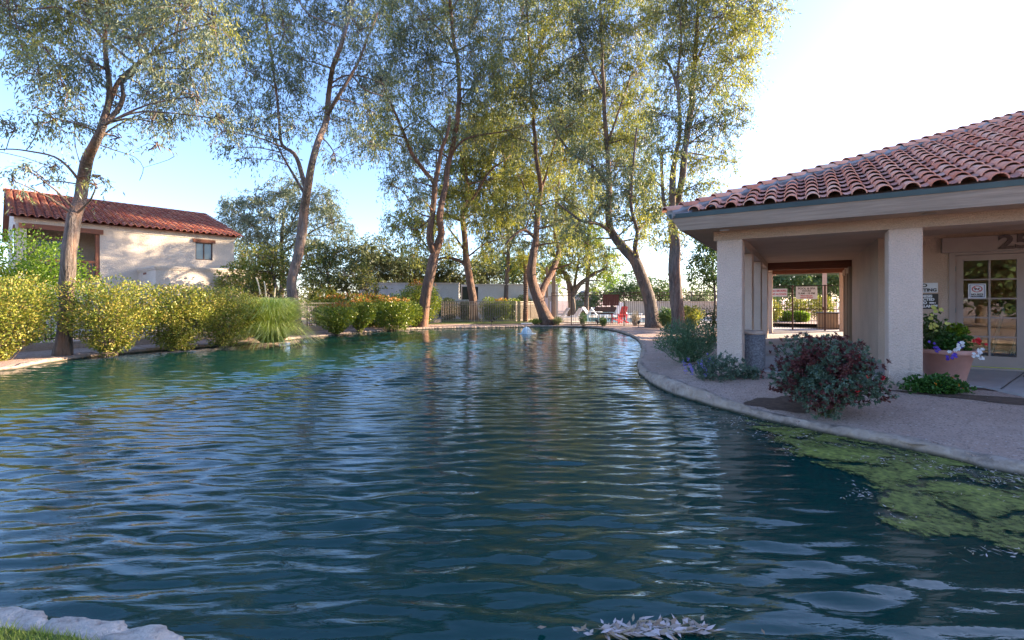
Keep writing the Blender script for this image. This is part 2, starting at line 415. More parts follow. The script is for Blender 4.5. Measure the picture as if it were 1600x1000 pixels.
# ------------------------------------------------------------------ pond outline (world metres)
edge_px = [(0,580),(60,570),(130,560),(240,549),(350,541),(420,535),(470,530),(560,521),(655,515),(760,512.5),(850,511),(900,511.5),(935,513.5),(962,518),
           (990,528),(1002,540),(1002,557),(997,570),(1003,587),(1040,611),(1100,631),(1160,648),(1230,665),(1300,680),(1400,700),(1500,722),(1600,745)]
edge = [tuple(G(x, y, 0)[:2]) for x, y in edge_px]
edge += [(6.2, 3.2), (8.5, 1.9), (10.5, -.5), (9, -3.5), (5.0, -2.2), (2.6, .1), (1.4, 1.15), (.2, 1.5), (-.8, 1.72), (-1.45, 1.98), (-1.9, 2.12), (-2.5, 2.22), (-3.4, 2.5), (-5.2, 2.9), (-9, 3.2), (-13.2, 4.2), (-14.8, 6.6), (-13.8, 9.0)]
ring = catmull([np.array([a, b, 0.0]) for a, b in edge], .12, True)[:, :2]
def inside(px_, py_, poly):
    px_ = np.asarray(px_); py_ = np.asarray(py_); c = np.zeros(px_.shape, bool)
    x0, y0 = poly[:, 0], poly[:, 1]; x1, y1 = np.roll(x0, -1), np.roll(y0, -1)
    for a, b, d, e in zip(x0, y0, x1, y1):
        if b == e: continue
        c ^= ((b > py_) != (e > py_)) & (px_ < (d - a) * (py_ - b) / (e - b) + a)
    return c
# clubhouse frame
BO = np.array([6.11, 7.27]); BA = math.atan2(-.5429, .8398)
UD = np.array([.8398, -.5429]); VD = np.array([.5429, .8398])
def BW(u, v, z=0): q = BO + UD * u + VD * v; return np.array([q[0], q[1], z])
FLOOR = 0.30
def ss(a, b, x): t = np.clip((x - a) / (b - a), 0, 1); return t * t * (3 - 2 * t)
def gz(x, y):
    x = np.asarray(x, float); y = np.asarray(y, float)
    rx, ry = x - BO[0], y - BO[1]; u = rx * UD[0] + ry * UD[1]; v = rx * VD[0] + ry * VD[1]
    t = ss(-2.6, -.3, v) * ss(-4.2, -2.7, u)
    near = ss(6, 2, y) * ss(-1, 2, x)
    z = .10 + .17 * t + .05 * near
    z += (.012 * np.sin(x * 1.9 + y * .7) + .01 * np.sin(y * 2.3 - x)) * (1 - ss(0, .5, t))
    return z

# ground: one sheet with the pond basin pressed into it
def coords(lo, hi, st):
    out = [-900, -400, -180, -90, -50, -32]; out = [a for a in out if a < lo - 2]
    return np.array(out + list(np.arange(lo, hi, st)) + [a for a in (34, 40, 50, 70, 100, 180, 400, 900) if a > hi + .5])
gx = coords(-17, 16, .15); gy = coords(-5, 31, .15)
xx, yy = np.meshgrid(gx, gy); zz = gz(xx, yy)
ins = inside(xx, yy, ring)
sh = ins.copy()
zz = np.where(sh, -.9, zz)
nx, ny = len(gx), len(gy)
V = np.stack([xx, yy, zz], -1).reshape(-1, 3)
ii = (np.arange(ny - 1)[:, None] * nx + np.arange(nx - 1)[None, :]).ravel()
tag(quads_obj('ground', V, M['ground'], None, True, faces=np.stack([ii, ii + 1, ii + nx + 1, ii + nx], 1)), kind='structure')

# water surface
wx = np.arange(-15.3, 11, .085); wy = [-4.0]
while wy[-1] < 28.2: wy.append(wy[-1] + (.3 if wy[-1] < .9 else .018 + .0028 * (wy[-1] - 1)))
wy = np.array(wy); xx, yy = np.meshgrid(wx, wy)
FOUNT = np.array([X(823, 22.0), 22.0])
h = np.zeros_like(xx)
sy_ = .018 + .0028 * np.clip(yy - 1, 0, None)
for i in range(150):
    lam = .07 * (.36 / .07) ** RNG.random(); k = 2 * math.pi / lam
    th = RNG.normal(0, .24) + .04; s_ = .0205
    ph = RNG.random() * 6.28
    h += s_ / k * np.sin(k * (xx * math.sin(th) + yy * math.cos(th)) + ph + .9 * np.sin(xx * 1.3 + i) + .6 * np.sin(yy * .9 + 2 * i)) * np.clip((lam / sy_ - 2.0) / 1.5, 0, 1)
d = np.hypot(xx - FOUNT[0], yy - FOUNT[1])
for lam, a, p in ((.42, .02, 0), (.33, .02, 1.3), (.27, .02, 2.2), (.55, .016, 4)):
    k = 2 * math.pi / lam
    wob = .35 * np.sin(xx * .9 + p) + .3 * np.sin(xx * 1.7 - yy * .6 + p)
    h += a / k * np.sin(k * d + wob + p * 3) * (1 / (1 + d * .03))
h += 25 * h * np.abs(h)
patch = .80 + .25 * np.sin(xx * .55 + yy * .28 + 1) * np.sin(yy * .62 - xx * .3 + .5)
calm = 1 - .82 * ss(1.8, 3.4, xx) * ss(8.5, 6.5, yy)
h = h * patch * calm
h += .0035 * (1 - calm) * np.sin(xx * 3.1 + 9 * yy + 1.5 * np.sin(xx * 2.2)) 
wx_n, wy_n = len(wx), len(wy)
ii = (np.arange(wy_n - 1)[:, None] * wx_n + np.arange(wx_n - 1)[None, :]).ravel()
keep = inside(xx[:-1, :-1] + .03, yy[:-1, :-1] + .03, ring)
k2 = keep.copy()
for _ in range(6):
    k2[1:] |= k2[:-1]; k2[:-1] |= k2[1:]; k2[:, 1:] |= k2[:, :-1]; k2[:, :-1] |= k2[:, 1:]
ii = ii[k2.ravel()]
tag(quads_obj('water', np.stack([xx, yy, h], -1).reshape(-1, 3), M['water'], None, True, faces=np.stack([ii, ii + 1, ii + wx_n + 1, ii + wx_n], 1)), kind='structure')

# kerb round the pond
tang = np.roll(ring, -1, 0) - np.roll(ring, 1, 0); tang /= np.linalg.norm(tang, axis=1)[:, None]
area = np.sum(ring[:, 0] * np.roll(ring[:, 1], -1) - np.roll(ring[:, 0], -1) * ring[:, 1])
nrm = np.stack([tang[:, 1], -tang[:, 0]], 1) * (1 if area > 0 else -1)      # outward
prof = [(-.01, -.35, -9), (-.03, -.02, -9), (-.01, .5, 0), (.02, .93, 0), (.06, 1.0, .006), (.11, 1.0, .010), (.17, 1.0, -.04)]
kv = []
for i, (p, n) in enumerate(zip(ring, nrm)):
    g0 = float(gz(*(p + n * .3)))
    for j, (o_, z_, dz) in enumerate(prof):
        q = Vector((p[0] * 2.2, p[1] * 2.2, j * .35))
        nz = mnoise.noise(q * 1.6) * .5 + mnoise.noise(q * 4.5) * .4 + mnoise.noise(q * 11) * .25
        zz_ = z_ if dz == -9 else g0 * z_ + dz
        off = o_ + nz * (0, .0, .10, .12, .10, .07, 0)[j]
        kv.append((p[0] + n[0] * off, p[1] + n[1] * off, zz_ + (nz * .036 if 1 < j < 6 else 0)))
n_, m_ = len(ring), len(prof)
fs = [(i * m_ + j, ((i + 1) % n_) * m_ + j, ((i + 1) % n_) * m_ + j + 1, i * m_ + j + 1) for i in range(n_) for j in range(m_ - 1)]
tag(quads_obj('kerb', np.array(kv), M['kerb'], None, True, faces=np.array(fs)), kind='structure')

# near bank lawn + pale rocks
lb = MB()
lp = [(-8, 1.3), (-3.2, 2.14), (-2.45, 2.05), (-1.95, 1.98), (-1.65, 1.9), (-1.25, 1.62), (-.5, 1.3), (0, .9), (0, -4), (-8, -4)]
lb.add([(a, b, .165) for a, b in lp], [tuple(range(len(lp)))[::-1]])
tag(lb.build('lawn', M['lawn']), kind='structure')
def grass_blades(name, area_fn, n, hgt, label, m=None, wid=.004):
    pts = area_fn(n); n = len(pts)
    hh = hgt * (.5 + RNG.random(n)); dr = RNG.normal(0, .35, (n, 2)); a = RNG.random(n) * 6.28
    wv = np.stack([np.cos(a), np.sin(a), np.zeros(n)], 1) * wid
    top = pts + np.stack([dr[:, 0] * hh, dr[:, 1] * hh, hh], 1)
    v = np.stack([pts - wv, pts + wv, top], 1)
    return tag(quads_obj(name, v.reshape(-1, 3), m or M['grass'], None, k=3), label, 'grass', kind='stuff')
def near_area(n):
    p = np.stack([RNG.uniform(-3.6, -1.2, n), RNG.uniform(1.35, 2.12, n), np.full(n, .16)], 1)
    return p[inside(p[:, 0], p[:, 1], np.array(lp))]
grass_blades('grass', near_area, 26000, .035, 'short green lawn grass at the bottom left corner behind the rocks', wid=.0022)
def rock_mesh(seed, s):
    m = MB(); rg = np.random.default_rng(seed)
    nu, nv = 28, 16; v = []
    for j in range(nv + 1):
        th = math.pi * j / nv
        for i in range(nu):
            a = 2 * math.pi * i / nu
            d_ = Vector((math.sin(th) * math.cos(a), math.sin(th) * math.sin(a), math.cos(th)))
            q = d_ * 1.6 + Vector((seed * 3.1, 0, 0))
            r = 1 + .28 * mnoise.noise(q) + .14 * mnoise.noise(q * 3) + .07 * mnoise.noise(q * 8)
            sx = abs(d_.x) ** .8 * math.copysign(1, d_.x); sy = abs(d_.y) ** .8 * math.copysign(1, d_.y)
            v.append((sx * r * s[0], sy * r * s[1], d_.z * r * s[2]))
    f = [(j * nu + i, j * nu + (i + 1) % nu, (j + 1) * nu + (i + 1) % nu, (j + 1) * nu + i) for j in range(nv) for i in range(nu)]
    m.add(v, f); return m
rk = [((-2.98, 2.21), (.34, .10, .062), 'rough pale rock at the left frame edge of the near pond bank'),
      ((-2.40, 2.12), (.28, .09, .066), 'rough whitish rock left of a notch in the near bank edging'),
      ((-1.99, 2.07), (.23, .085, .062), 'middle pale rock of the near bank edging with a bumpy top'),
      ((-1.68, 2.01), (.18, .08, .056), 'pale rock sloping down to the water at the end of the near bank row'),
      ((-1.42, 1.93), (.14, .07, .050), 'smallest pale rock at the right end of the near bank row')]
for i, (p, s, lab) in enumerate(rk):
    o = rock_mesh(i + 1, s).build('rock', M['rock'], None, True)
    o.location = (p[0], p[1], .095); o.rotation_euler = (0, 0, -.28 + .1 * i); tag(o, lab, 'rock', 'pale rocks along the near bank')

# far lawn, deck, pool
def sheet(name, pts, z, m, kind='structure'):
    b = MB(); b.add([(p[0], p[1], z) for p in pts], [tuple(range(len(pts)))]); o = b.build(name, m)
    if o.data.polygons[0].normal.z < 0: o.data.flip_normals()
    return tag(o, kind=kind)
sheet('lawn', [(X(640,29), 28.6), (X(700,29.5), 28.9), (X(790,29.5), 29.0), (X(838,30), 29.6), (X(846,38), 38), (X(690,36), 36), (X(640,33), 32)], .128, M['lawn'])
sheet('pool_deck', [(X(868,29.5), 28.6), (X(975,28.3), 27.9), (X(1118,27), 26.4), (X(1130,44), 44), (X(862,46), 46)], .14, M['deck'])
sheet('pool_water', [(X(905,32), 31.5), (X(1040,31), 30.5), (X(1060,38), 37), (X(912,40), 39)], .15, M['pool'])

# ------------------------------------------------------------------ clubhouse
club = thing('clubhouse', 'beige stucco clubhouse with clay tile hip roof, square pillars and glazed door', 'building', BW(0, 0, 0), BA)
PZ = 2.80
def part(b, name, m, **k): return b.build(name, m, club, **k)
for (u0, v0, s_, z0) in ((0, 0, .42, .0), (-2.56, 0, .44, .0), (-2.62, 3.0, .42, .05), (-2.62, 5.8, .42, .05), (-2.62, 8.9, .42, .05), (-2.62, 11.9, .42, .05), (4.6, 0, .42, 0), (0.0, 14.98, .0, 0)):
    if not s_: continue
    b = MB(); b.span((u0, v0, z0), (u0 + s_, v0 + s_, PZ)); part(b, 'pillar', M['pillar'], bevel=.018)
b = MB(); b.span((-2.62, .01, PZ), (8, .41, 2.975)); b.span((-2.61, .42, PZ), (-2.2, 15.1, 2.975)); part(b, 'beam', M['wall'])
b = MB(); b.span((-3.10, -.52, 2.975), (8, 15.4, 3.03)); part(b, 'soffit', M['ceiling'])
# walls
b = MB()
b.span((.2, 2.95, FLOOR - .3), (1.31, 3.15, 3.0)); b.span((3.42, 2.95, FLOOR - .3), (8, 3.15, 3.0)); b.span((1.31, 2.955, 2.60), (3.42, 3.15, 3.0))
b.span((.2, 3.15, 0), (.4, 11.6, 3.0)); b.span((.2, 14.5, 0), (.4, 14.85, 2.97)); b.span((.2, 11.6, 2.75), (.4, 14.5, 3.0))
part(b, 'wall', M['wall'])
b = MB(); b.span((.45, 8.0, 0), (4.3, 8.15, 3)); b.span((5.6, 8.0, 0), (8, 8.15, 3)); b.span((4.3, 8.0, 0), (5.6, 8.15, 1.2)); b.span((7.9, 3.2, 0), (8, 8, 3)); part(b, 'interior_wall', M['ceiling'])  # gap in the back wall is added to let daylight into the room
# header across walkway with warm wood
b = MB(); b.span((-2.2, 9.0, 2.72), (.2, 9.2, 2.974)); b.span((-2.2, 12.0, 2.72), (.2, 12.2, 2.974)); part(b, 'walkway_beam', M['brownwood'])
b = MB(); b.span((-2.19, 14.9, 2.86), (.4, 15.05, 2.974)); part(b, 'end_beam', M['wall'])
# floor slab under the porch
b = MB(); b.prism([(-2.7, .46), (1.2, .46), (1.5, -.15), (2.6, -.9), (8, -1.1), (8, 16.5), (-2.7, 16.5)], .05, FLOOR)
part(b, 'porch_floor', M['concrete'])
for (a, c) in (((1.35, .3), (2.35, 2.9)), ((-2.6, 3.4), (.2, 3.4)), ((-2.6, 6.2), (.2, 6.2)), ((2.9, -.9), (3.2, 2.9))):
    a = np.array(a); c = np.array(c); dd = (c - a) / np.linalg.norm(c - a); q = np.array([-dd[1], dd[0]]) * .008
    b = MB(); b.add([(*(a - q), FLOOR + .004), (*(a + q), FLOOR + .004), (*(c + q), FLOOR + .004), (*(c - q), FLOOR + .004)], [(0, 3, 2, 1)]); part(b, 'floor_joint', M['black'])
# fascia: leans outward at its top
def lean_board(name, a, c, outd, z0, z1, lean, th, m, ext=(0, 0)):
    a = np.array(a, float); c = np.array(c, float); o_ = np.array(outd, float); dd = (c - a) / np.linalg.norm(c - a)
    b = MB(); pts = []
    for q, e in ((a, -1), (c, 1)):
        for (off, z, le) in ((0, z0, 0), (lean, z1, 1), (lean - th, z1, 1), (-th, z0, 0)):
            q2 = q + o_ * off + dd * e * (ext[0 if e < 0 else 1] * off)
            pts.append((q2[0], q2[1], z))
    b.add(pts, [(0, 1, 5, 4), (1, 2, 6, 5), (2, 3, 7, 6), (3, 0, 4, 7), (0, 3, 2, 1), (4, 5, 6, 7)])
    return part(b, name, m)
EX, EY = -2.56 - .56, -.56       # fascia bottom corner
lean_board('fascia', (EX, EY), (8, EY), (0, -1), 2.965, 3.20, .14, .05, M['fascia'], (1, 0))
lean_board('fascia', (EX, 15.5), (EX, EY), (-1, 0), 2.965, 3.20, .14, .05, M['fascia'], (0, 1))
lean_board('drip_edge', (EX - .145, EY - .145), (8, EY - .145), (0, -1), 3.185, 3.26, .035, .03, M['drip'], (1, 0))
lean_board('drip_edge', (EX - .145, 15.5), (EX - .145, EY - .145), (-1, 0), 3.185, 3.26, .035, .03, M['drip'], (0, 1))
# soffit light
b = MB(); b.lathe([(.045, 0), (.085, -.006), (.085, -.012), (.05, -.016), (.04, 0)], (-2.4, -.2, 2.974), 24); part(b, 'recessed_light', M['white'])
b = MB(); b.lathe([(.045, 0), (.085, -.006), (.085, -.012), (.05, -.016), (.04, 0)], (.45, -.25, 2.974), 24); part(b, 'recessed_light', M['fascia'])
# roof
RX, RY, RZ = EX - .17, EY - .17, 3.255; PT = .41
RIDGE = 9.5
b = MB()   # roof deck: front slope and left slope
b.add([(RX + .03, RY + .03, RZ), (14, RY + .03, RZ), (14, RY + RIDGE, RZ + PT * RIDGE), (RX + RIDGE, RY + RIDGE, RZ + PT * RIDGE)], [(0, 1, 2, 3)])
b.add([(RX + .03, RY + .03, RZ), (RX + RIDGE, RY + RIDGE, RZ + PT * RIDGE), (RX + RIDGE, 15.6, RZ + PT * RIDGE), (RX + .03, 15.6, RZ)], [(0, 1, 2, 3)])
b.add([(RX + RIDGE, RY + RIDGE, RZ + PT * RIDGE), (14, RY + RIDGE, RZ + PT * RIDGE), (14, 15.6, RZ + PT * RIDGE), (RX + RIDGE, 15.6, RZ + PT * RIDGE)], [(0, 1, 2, 3)])
part(b, 'roof_deck', M['mortar'])
def tiles(org, ed, sd3, nn, na, rows, pitch, expo, clip, seg=7, rad=None, pan=True, jit=.006):
    """barrel tiles: columns along ed, courses up sd3; covers with visible lips and pans between"""
    org, ed, sd3, nn = [np.asarray(a, float) for a in (org, ed, sd3, nn)]
    rad = rad or pitch * .33
    ang = np.linspace(R(0), R(180), seg); allv = []; allf = []; n0 = 0
    for c in range(na):
        for r in range(rows):
            a = (c + .5) * pitch; s0 = r * expo
            for kind in ((0, 1) if pan else (0,)):
                aa = a + (pitch * .5 if kind else 0)
                if not clip(aa, s0 + expo * .5): continue
                j = RNG.normal(0, jit, 3)
                L = expo * 1.16; sA = s0 - .02 + j[0]; rA, rB = (rad, rad * .84) if not kind else (rad * .8, rad * .95)
                hA, hB = (.03 + rad * .10, .0) if not kind else (.03, .012)
                if kind: sA += .03
                rings = []
                for (s_, rr, hh) in ((sA, rA, hA), (sA, rA - .016, hA), (sA + L, rB, hB)):
                    if kind: pts = [(aa + rr * math.cos(t), s_, hh + rad * .55 - rr * .75 * math.sin(t) + (.012 if rr == rA else 0)) for t in ang]
                    else: pts = [(aa + j[1] + rr * math.cos(t), s_, hh + rr * math.sin(t) * .95) for t in ang]
                    rings.append(pts)
                base = n0
                for pts in rings:
                    for (x_, y_, z_) in pts: allv.append(org + ed * x_ + sd3 * y_ + nn * z_)
                n0 += 3 * seg
                for k in range(seg - 1):
                    allf.append((base + k, base + k + 1, base + 2 * seg + k + 1, base + 2 * seg + k))       # outer shell
                    allf.append((base + seg + k, base + seg + k + 1, base + k + 1, base + k))               # lip
    return np.array(allv), np.array(allf)
sl = math.hypot(1, PT); s3 = np.array([0, 1, PT]) / sl; n3 = np.array([0, -PT, 1]) / sl
va, fa = tiles((RX, RY, RZ), (1, 0, 0), s3, n3, 38, 27, .30, .345, lambda a, s: a > s / sl + .22 and s / sl < RIDGE - .2, seg=9)
quads_obj('roof_tiles', va, M['tile'], club, True, faces=fa)
s3 = np.array([1, 0, PT]) / sl; n3 = np.array([-PT, 0, 1]) / sl
va, fa = tiles((RX, RY, RZ), (0, 1, 0), s3, n3, 52, 12, .30, .345, lambda a, s: a > s / sl + .22)
quads_obj('roof_tiles', va, M['tile'], club, True, faces=fa)
b = MB(); b.tube([(RX + .02, RY + .02, RZ + .02), (RX + RIDGE, RY + RIDGE, RZ + PT * RIDGE + .02)], .105, 10); part(b, 'hip_mortar', M['mortar'])
hd = np.array([1, 1, PT]); hl = np.linalg.norm(hd); hd /= hl; hn = np.array([-PT, -PT, 2]); hn /= np.linalg.norm(hn); hs = np.cross(hd, hn)
va, fa = tiles(np.array([RX - .03, RY - .03, RZ + .02]) - hs * .15, hs, hd, hn, 1, 40, .30, .36, lambda a, s: True, seg=9, rad=.105, pan=False, jit=.004)
quads_obj('hip_tiles', va, M['tile'], club, True, faces=fa)
# door header board and numerals
b = MB(); b.span((1.19, 2.86, 2.60), (4.2, 2.953, 2.90)); header = part(b, 'header_board', M['trim'], bevel=.012)
def text(body, size, loc, rot, m, parent, name='lettering', align='CENTER', ext=.002, bold=.0, sx=1):
    c = bpy.data.curves.new(name, 'FONT'); c.body = body; c.size = size; c.align_x = align; c.align_y = 'CENTER'
    c.extrude = ext; c.offset = bold; c.resolution_u = 3; c.materials.append(m)
    o = bpy.data.objects.new(name, c); COL.objects.link(o); o.location = tuple(float(a) for a in loc); o.rotation_euler = rot
    o.scale = (sx, 1, 1)
    bpy.context.view_layer.update(); dg = bpy.context.evaluated_depsgraph_get()
    me = bpy.data.meshes.new_from_object(o.evaluated_get(dg)); me.name = name
    q = bpy.data.objects.new(name, me); COL.objects.link(q); q.location = o.location; q.rotation_euler = rot; q.scale = (sx, 1, 1); q.parent = parent
    bpy.data.objects.remove(o); return q
text('25', .37, (2.2, 2.85, 2.748), (R(90), 0, 0), M['digits'], header, 'numeral', bold=.012, ext=.008, sx=1.2)
# door frame and double door
b = MB(); b.span((1.31, 2.93, FLOOR), (1.40, 3.05, 2.60)); b.span((3.33, 2.93, FLOOR), (3.42, 3.05, 2.60)); b.span((1.31, 2.925, 2.55), (3.42, 3.05, 2.599)); b.span((1.40, 2.93, FLOOR), (3.33, 3.06, FLOOR + .035))
part(b, 'door_frame', M['trim'])
for k, (d0, d1) in enumerate(((1.405, 2.36), (2.37, 3.325))):
    z0, z1 = FLOOR + .045, 2.545
    b = MB(); g0, g1 = (d0 + .12, d1 - .10) if k == 0 else (d0 + .10, d1 - .12); gz0, gz1 = .56, 2.43
    b.span((d0, 2.97, z0), (g0, 3.015, z1)); b.span((g1, 2.97, z0), (d1, 3.015, z1)); b.span((g0, 2.97, z0), (g1, 3.015, gz0)); b.span((g0, 2.97, gz1), (g1, 3.015, z1))
    door = part(b, 'door', M['trim'])
    mid = (g0 + g1) / 2
    mu = MB(); mu.span((mid - .014, 2.962, gz0), (mid + .014, 3.02, gz1))
    for r in range(1, 5):
        z = gz0 + (gz1 - gz0) * r / 5; mu.span((g0, 2.966, z - .014), (g1, 3.017, z + .014))
    mu.build('muntins', M['trim'], door)
    gl = MB(); gl.span((g0, 2.99, gz0), (g1, 2.996, gz1)); gl.build('pane', M['glass'], door)
    for z in (.62, 1.45, 2.28): hh = MB(); hh.box((d0 if k == 0 else d1, 2.962, z), (.02, .02, .1)); hh.build('hinge', M['drip'], door)
b = MB(); b.span((1.40, 2.955, FLOOR + .036), (3.33, 2.968, FLOOR + .05)); part(b, 'threshold', M['yellow_petal'])
# corridor windows / shutter frames on the right hand wall
for v0 in (8.9, 10.3):
    b = MB(); b.span((.12, v0, FLOOR), (.199, v0 + .16, 2.55)); b.span((.12, v0 + .9, FLOOR), (.199, v0 + 1.06, 2.55)); b.span((.10, v0 - .05, 2.55), (.199, v0 + 1.1, 2.75))
    part(b, 'window_frame', M['counter'])
# inside: wood cabinet at the back wall
b = MB(); b.span((1.0, 7.6, FLOOR), (2.0, 7.98, 2.4)); part(b, 'cabinet', M['counter'])

# gate across the walkway end
def pickets(b, p0, p1, z0, z1, sp, w_=.016):
    p0 = np.array(p0, float); p1 = np.array(p1, float); L = np.linalg.norm(p1 - p0); n = max(1, int(L / sp)); rz = math.atan2(p1[1] - p0[1], p1[0] - p0[0])
    for i in range(1, n):
        q = p0 + (p1 - p0) * i / n; b.box((q[0], q[1], (z0 + z1) / 2), (w_, w_, z1 - z0), rz)
def rail(b, p0, p1, z, h_=.035, d_=.03):
    p0 = np.array(p0, float); p1 = np.array(p1, float); c = (p0 + p1) / 2; b.box((c[0], c[1], z), (np.linalg.norm(p1 - p0), d_, h_), math.atan2(p1[1] - p0[1], p1[0] - p0[0]))
GV = 14.7
gate = thing('walkway_gate', 'dark iron picket gate closing the far end of the clubhouse walkway', 'gate', BW(0, 0, 0), BA)
b = MB(); pickets(b, (-2.45, GV), (.2, GV), .36, 2.3, .10); b.build('picket_panel', M['iron'], gate)
b = MB(); rail(b, (-2.45, GV), (.2, GV), 2.3); rail(b, (-2.45, GV), (.2, GV), 1.25); rail(b, (-2.45, GV), (.2, GV), .42); b.build('rail', M['iron'], gate)
for u in (-1.53, -.32):
    b = MB(); b.span((u - .035, GV - .035, FLOOR), (u + .035, GV + .035, 2.33)); b.build('post', M['rust'], gate)
b = MB(); b.span((-.42, GV - .06, 1.2), (-.28, GV - .02, 1.35)); b.build('latch', M['rust'], gate)
# signs on the gate
def sign(name, label, cat, loc, rz, w_, h_, m, border=None):
    t = thing(name, label, cat, loc, rz)
    b = MB(); b.box((0, 0, 0), (w_, .008, h_)); b.build('plate', m, t, bevel=.002)
    if border:
        b = MB(); e = .008; k = .02 * 1.0
        x0, x1, z0, z1 = -w_ / 2 + k, w_ / 2 - k, -h_ / 2 + k, h_ / 2 - k
        for a, c in (((x0, z0), (x1, z0 + e)), ((x0, z1 - e), (x1, z1)), ((x0, z0 + e), (x0 + e, z1 - e)), ((x1 - e, z0 + e), (x1, z1 - e))):
            b.span((a[0], -.0065, a[1]), (c[0], -.0042, c[1]))
        b.build('border', border, t)
    return t
RT = (R(90), 0, 0)
s = sign('warning_sign', 'white sign with red capitals NO SMOKING NO ALCOHOL on the walkway gate', 'sign', BW(-2.05, GV - .05, 2.0), BA, .62, .36, M['signwhite'])
text('NO SMOKING', .125, (0, -.006, .075), RT, M['inkred'], s, bold=.004, sx=.72); text('NO ALCOHOL', .125, (0, -.006, -.08), RT, M['inkred'], s, bold=.004, sx=.72)
s = sign('hours_sign', 'larger white pool and spa hours sign on the walkway gate', 'sign', BW(-1.0, GV - .05, 1.98), BA, .80, .56, M['signwhite'])
for tx, sz, z in (('POOL & SPA', .125, .19), ('HOURS', .105, .085), ('9 AM - 10 PM', .115, -.03), ('Please keep gate', .07, -.13), ('closed at all times', .07, -.215)):
    text(tx, sz, (0, -.006, z), RT, M['inkred'] if sz < .1 else M['signblack'], s, bold=.003, sx=.95)
# wall signs beside the door
s = sign('soliciting_sign', 'white no soliciting sign on the stucco wall left of the glass door', 'sign', BW(.895, 2.94, 1.905), BA, .50, .20, M['signwhite'])
text('NO', .095, (0, -.006, .045), RT, M['signblack'], s, bold=.004, sx=1.15); text('SOLICITING', .085, (0, -.006, -.05), RT, M['signblack'], s, bold=.004, sx=1.02)
s = sign('surveillance_sign', 'black video surveillance sign with white capitals below the white wall sign', 'sign', BW(.90, 2.94, 1.625), BA, .50, .31, M['signblack'])
for tx, z, x in (('PREMESIS', .105, .02), ('PROTECTED', .038, .0), ('BY VIDEO', -.03, -.07), ('SURVEILLANCE', -.1, .01)):
    text(tx, .072, (x, -.006, z), RT, M['signwhite'], s, bold=.004, sx=.95)
b = MB(); b.span((.115, -.008, -.045), (.185, -.004, -.015)); b.add([(.185, -.006, -.03), (.21, -.006, -.048), (.21, -.006, -.012)], [(0, 1, 2)]); b.build('camera_icon', M['signwhite'], s)
# no pets sign on the door glass
s = sign('no_pets_sign', 'white no pets allowed sign with red circle on the door glass', 'sign', BW(1.715, 2.952, 1.83), BA, .25, .29, M['signwhite'], M['inkblue'])
text('NO PETS', .042, (0, -.006, -.068), RT, M['signblack'], s, bold=.002); text('ALLOWED', .036, (0, -.006, -.105), RT, M['signblack'], s, bold=.002)
b = MB(); a_ = np.linspace(0, 2 * math.pi, 33)
for i in range(32):
    v = [(r * math.cos(t), -.0075, .04 + r * .85 * math.sin(t)) for t in (a_[i], a_[i + 1]) for r in (.062, .076)]
    b.add(v, [(0, 1, 3, 2)])
b.box((0, -.0078, .04), (.13, .0015, .011), 0, 0, R(38)); b.build('prohibition_ring', M['inkred'], s)
dog = [(-.05, .045), (-.042, .055), (-.03, .047), (.012, .047), (.022, .062), (.03, .066), (.047, .056), (.03, .048), (.024, .036), (.028, .012), (.02, .012), (.012, .03), (-.02, .03), (-.028, .012), (-.036, .012), (-.032, .034)]
b = MB(); b.add([(x_, -.0068, z_) for x_, z_ in dog], [tuple(range(len(dog)))]); b.build('dog_icon', M['signblack'], s)

# treadmill behind the glass
tm = thing('treadmill', 'dark treadmill standing in the gym behind the glass door', 'treadmill', BW(2.0, 4.4, FLOOR), BA + .9)
b = MB(); b.box((0, 0, .12), (.75, 1.7, .12)); b.build('running_deck', M['black'], tm, bevel=.03)
b = MB(); b.box((0, -.68, 1.25), (.8, .28, .12), 0, R(25)); b.build('console', M['black'], tm, bevel=.03)
for sx_ in (-.36, .36):
    b = MB(); b.tube([(sx_, -.45, .15), (sx_, -.66, 1.25)], .035, 8); b.build('upright', M['drip'], tm)
    b = MB(); b.tube([(sx_, -.62, 1.08), (sx_, -.1, 1.0)], .025, 8); b.build('handrail', M['black'], tm)

# bin behind the first pillar
bp = BW(-1.72, .62, 0)
bin_ = thing('litter_bin', 'round grey aggregate litter bin standing behind the left pillar', 'bin', (X(1177, 8.9), 8.9, FLOOR - .02))
b = MB(); b.lathe([(.0, .0), (.205, .0), (.21, .02), (.212, .70), (.0, .70)], sides=40); b.build('body', M['aggregate'], bin_, True)
b = MB(); b.lathe([(.0, .701), (.222, .701), (.225, .74), (.2, .765), (.12, .768), (.11, .74), (.0, .74)], sides=40); b.build('lid', M['pillar'], bin_, True)

# counter and pergola beyond the gate
ct = thing('outdoor_counter', 'tan board counter with dark top beyond the walkway gate', 'counter', BW(-.15, 16.4, FLOOR - .15), BA)
b = MB(); b.box((0, 0, .45), (.8, .6, .85)); b.build('body', M['counter'], ct)
b = MB(); b.box((0, 0, .905), (.95, .7, .05)); b.build('counter_top', M['black'], ct)
pg = thing('patio_cover', 'tan patio cover on square posts beyond the walkway gate', 'patio cover', BW(0, 0, 0), BA)
for (u, v) in ((-2.7, 16.9), (-2.95, 19.7), (-.25, 19.7), (.9, 16.9)):
    b = MB(); b.span((u, v, .1), (u + .2, v + .2, 3.1)); b.build('post', M['pillar'], pg)
b = MB(); b.span((-3.1, 19.65, 3.1), (1.5, 19.95, 3.3)); b.span((-2.9, 16.85, 3.1), (1.3, 17.15, 3.3)); b.build('beam', M['fence_tan'], pg)
b = MB(); b.span((-3.1, 19.96, 3.0), (1.5, 20.0, 3.28)); b.build('canopy_edge', M['teal'], pg)
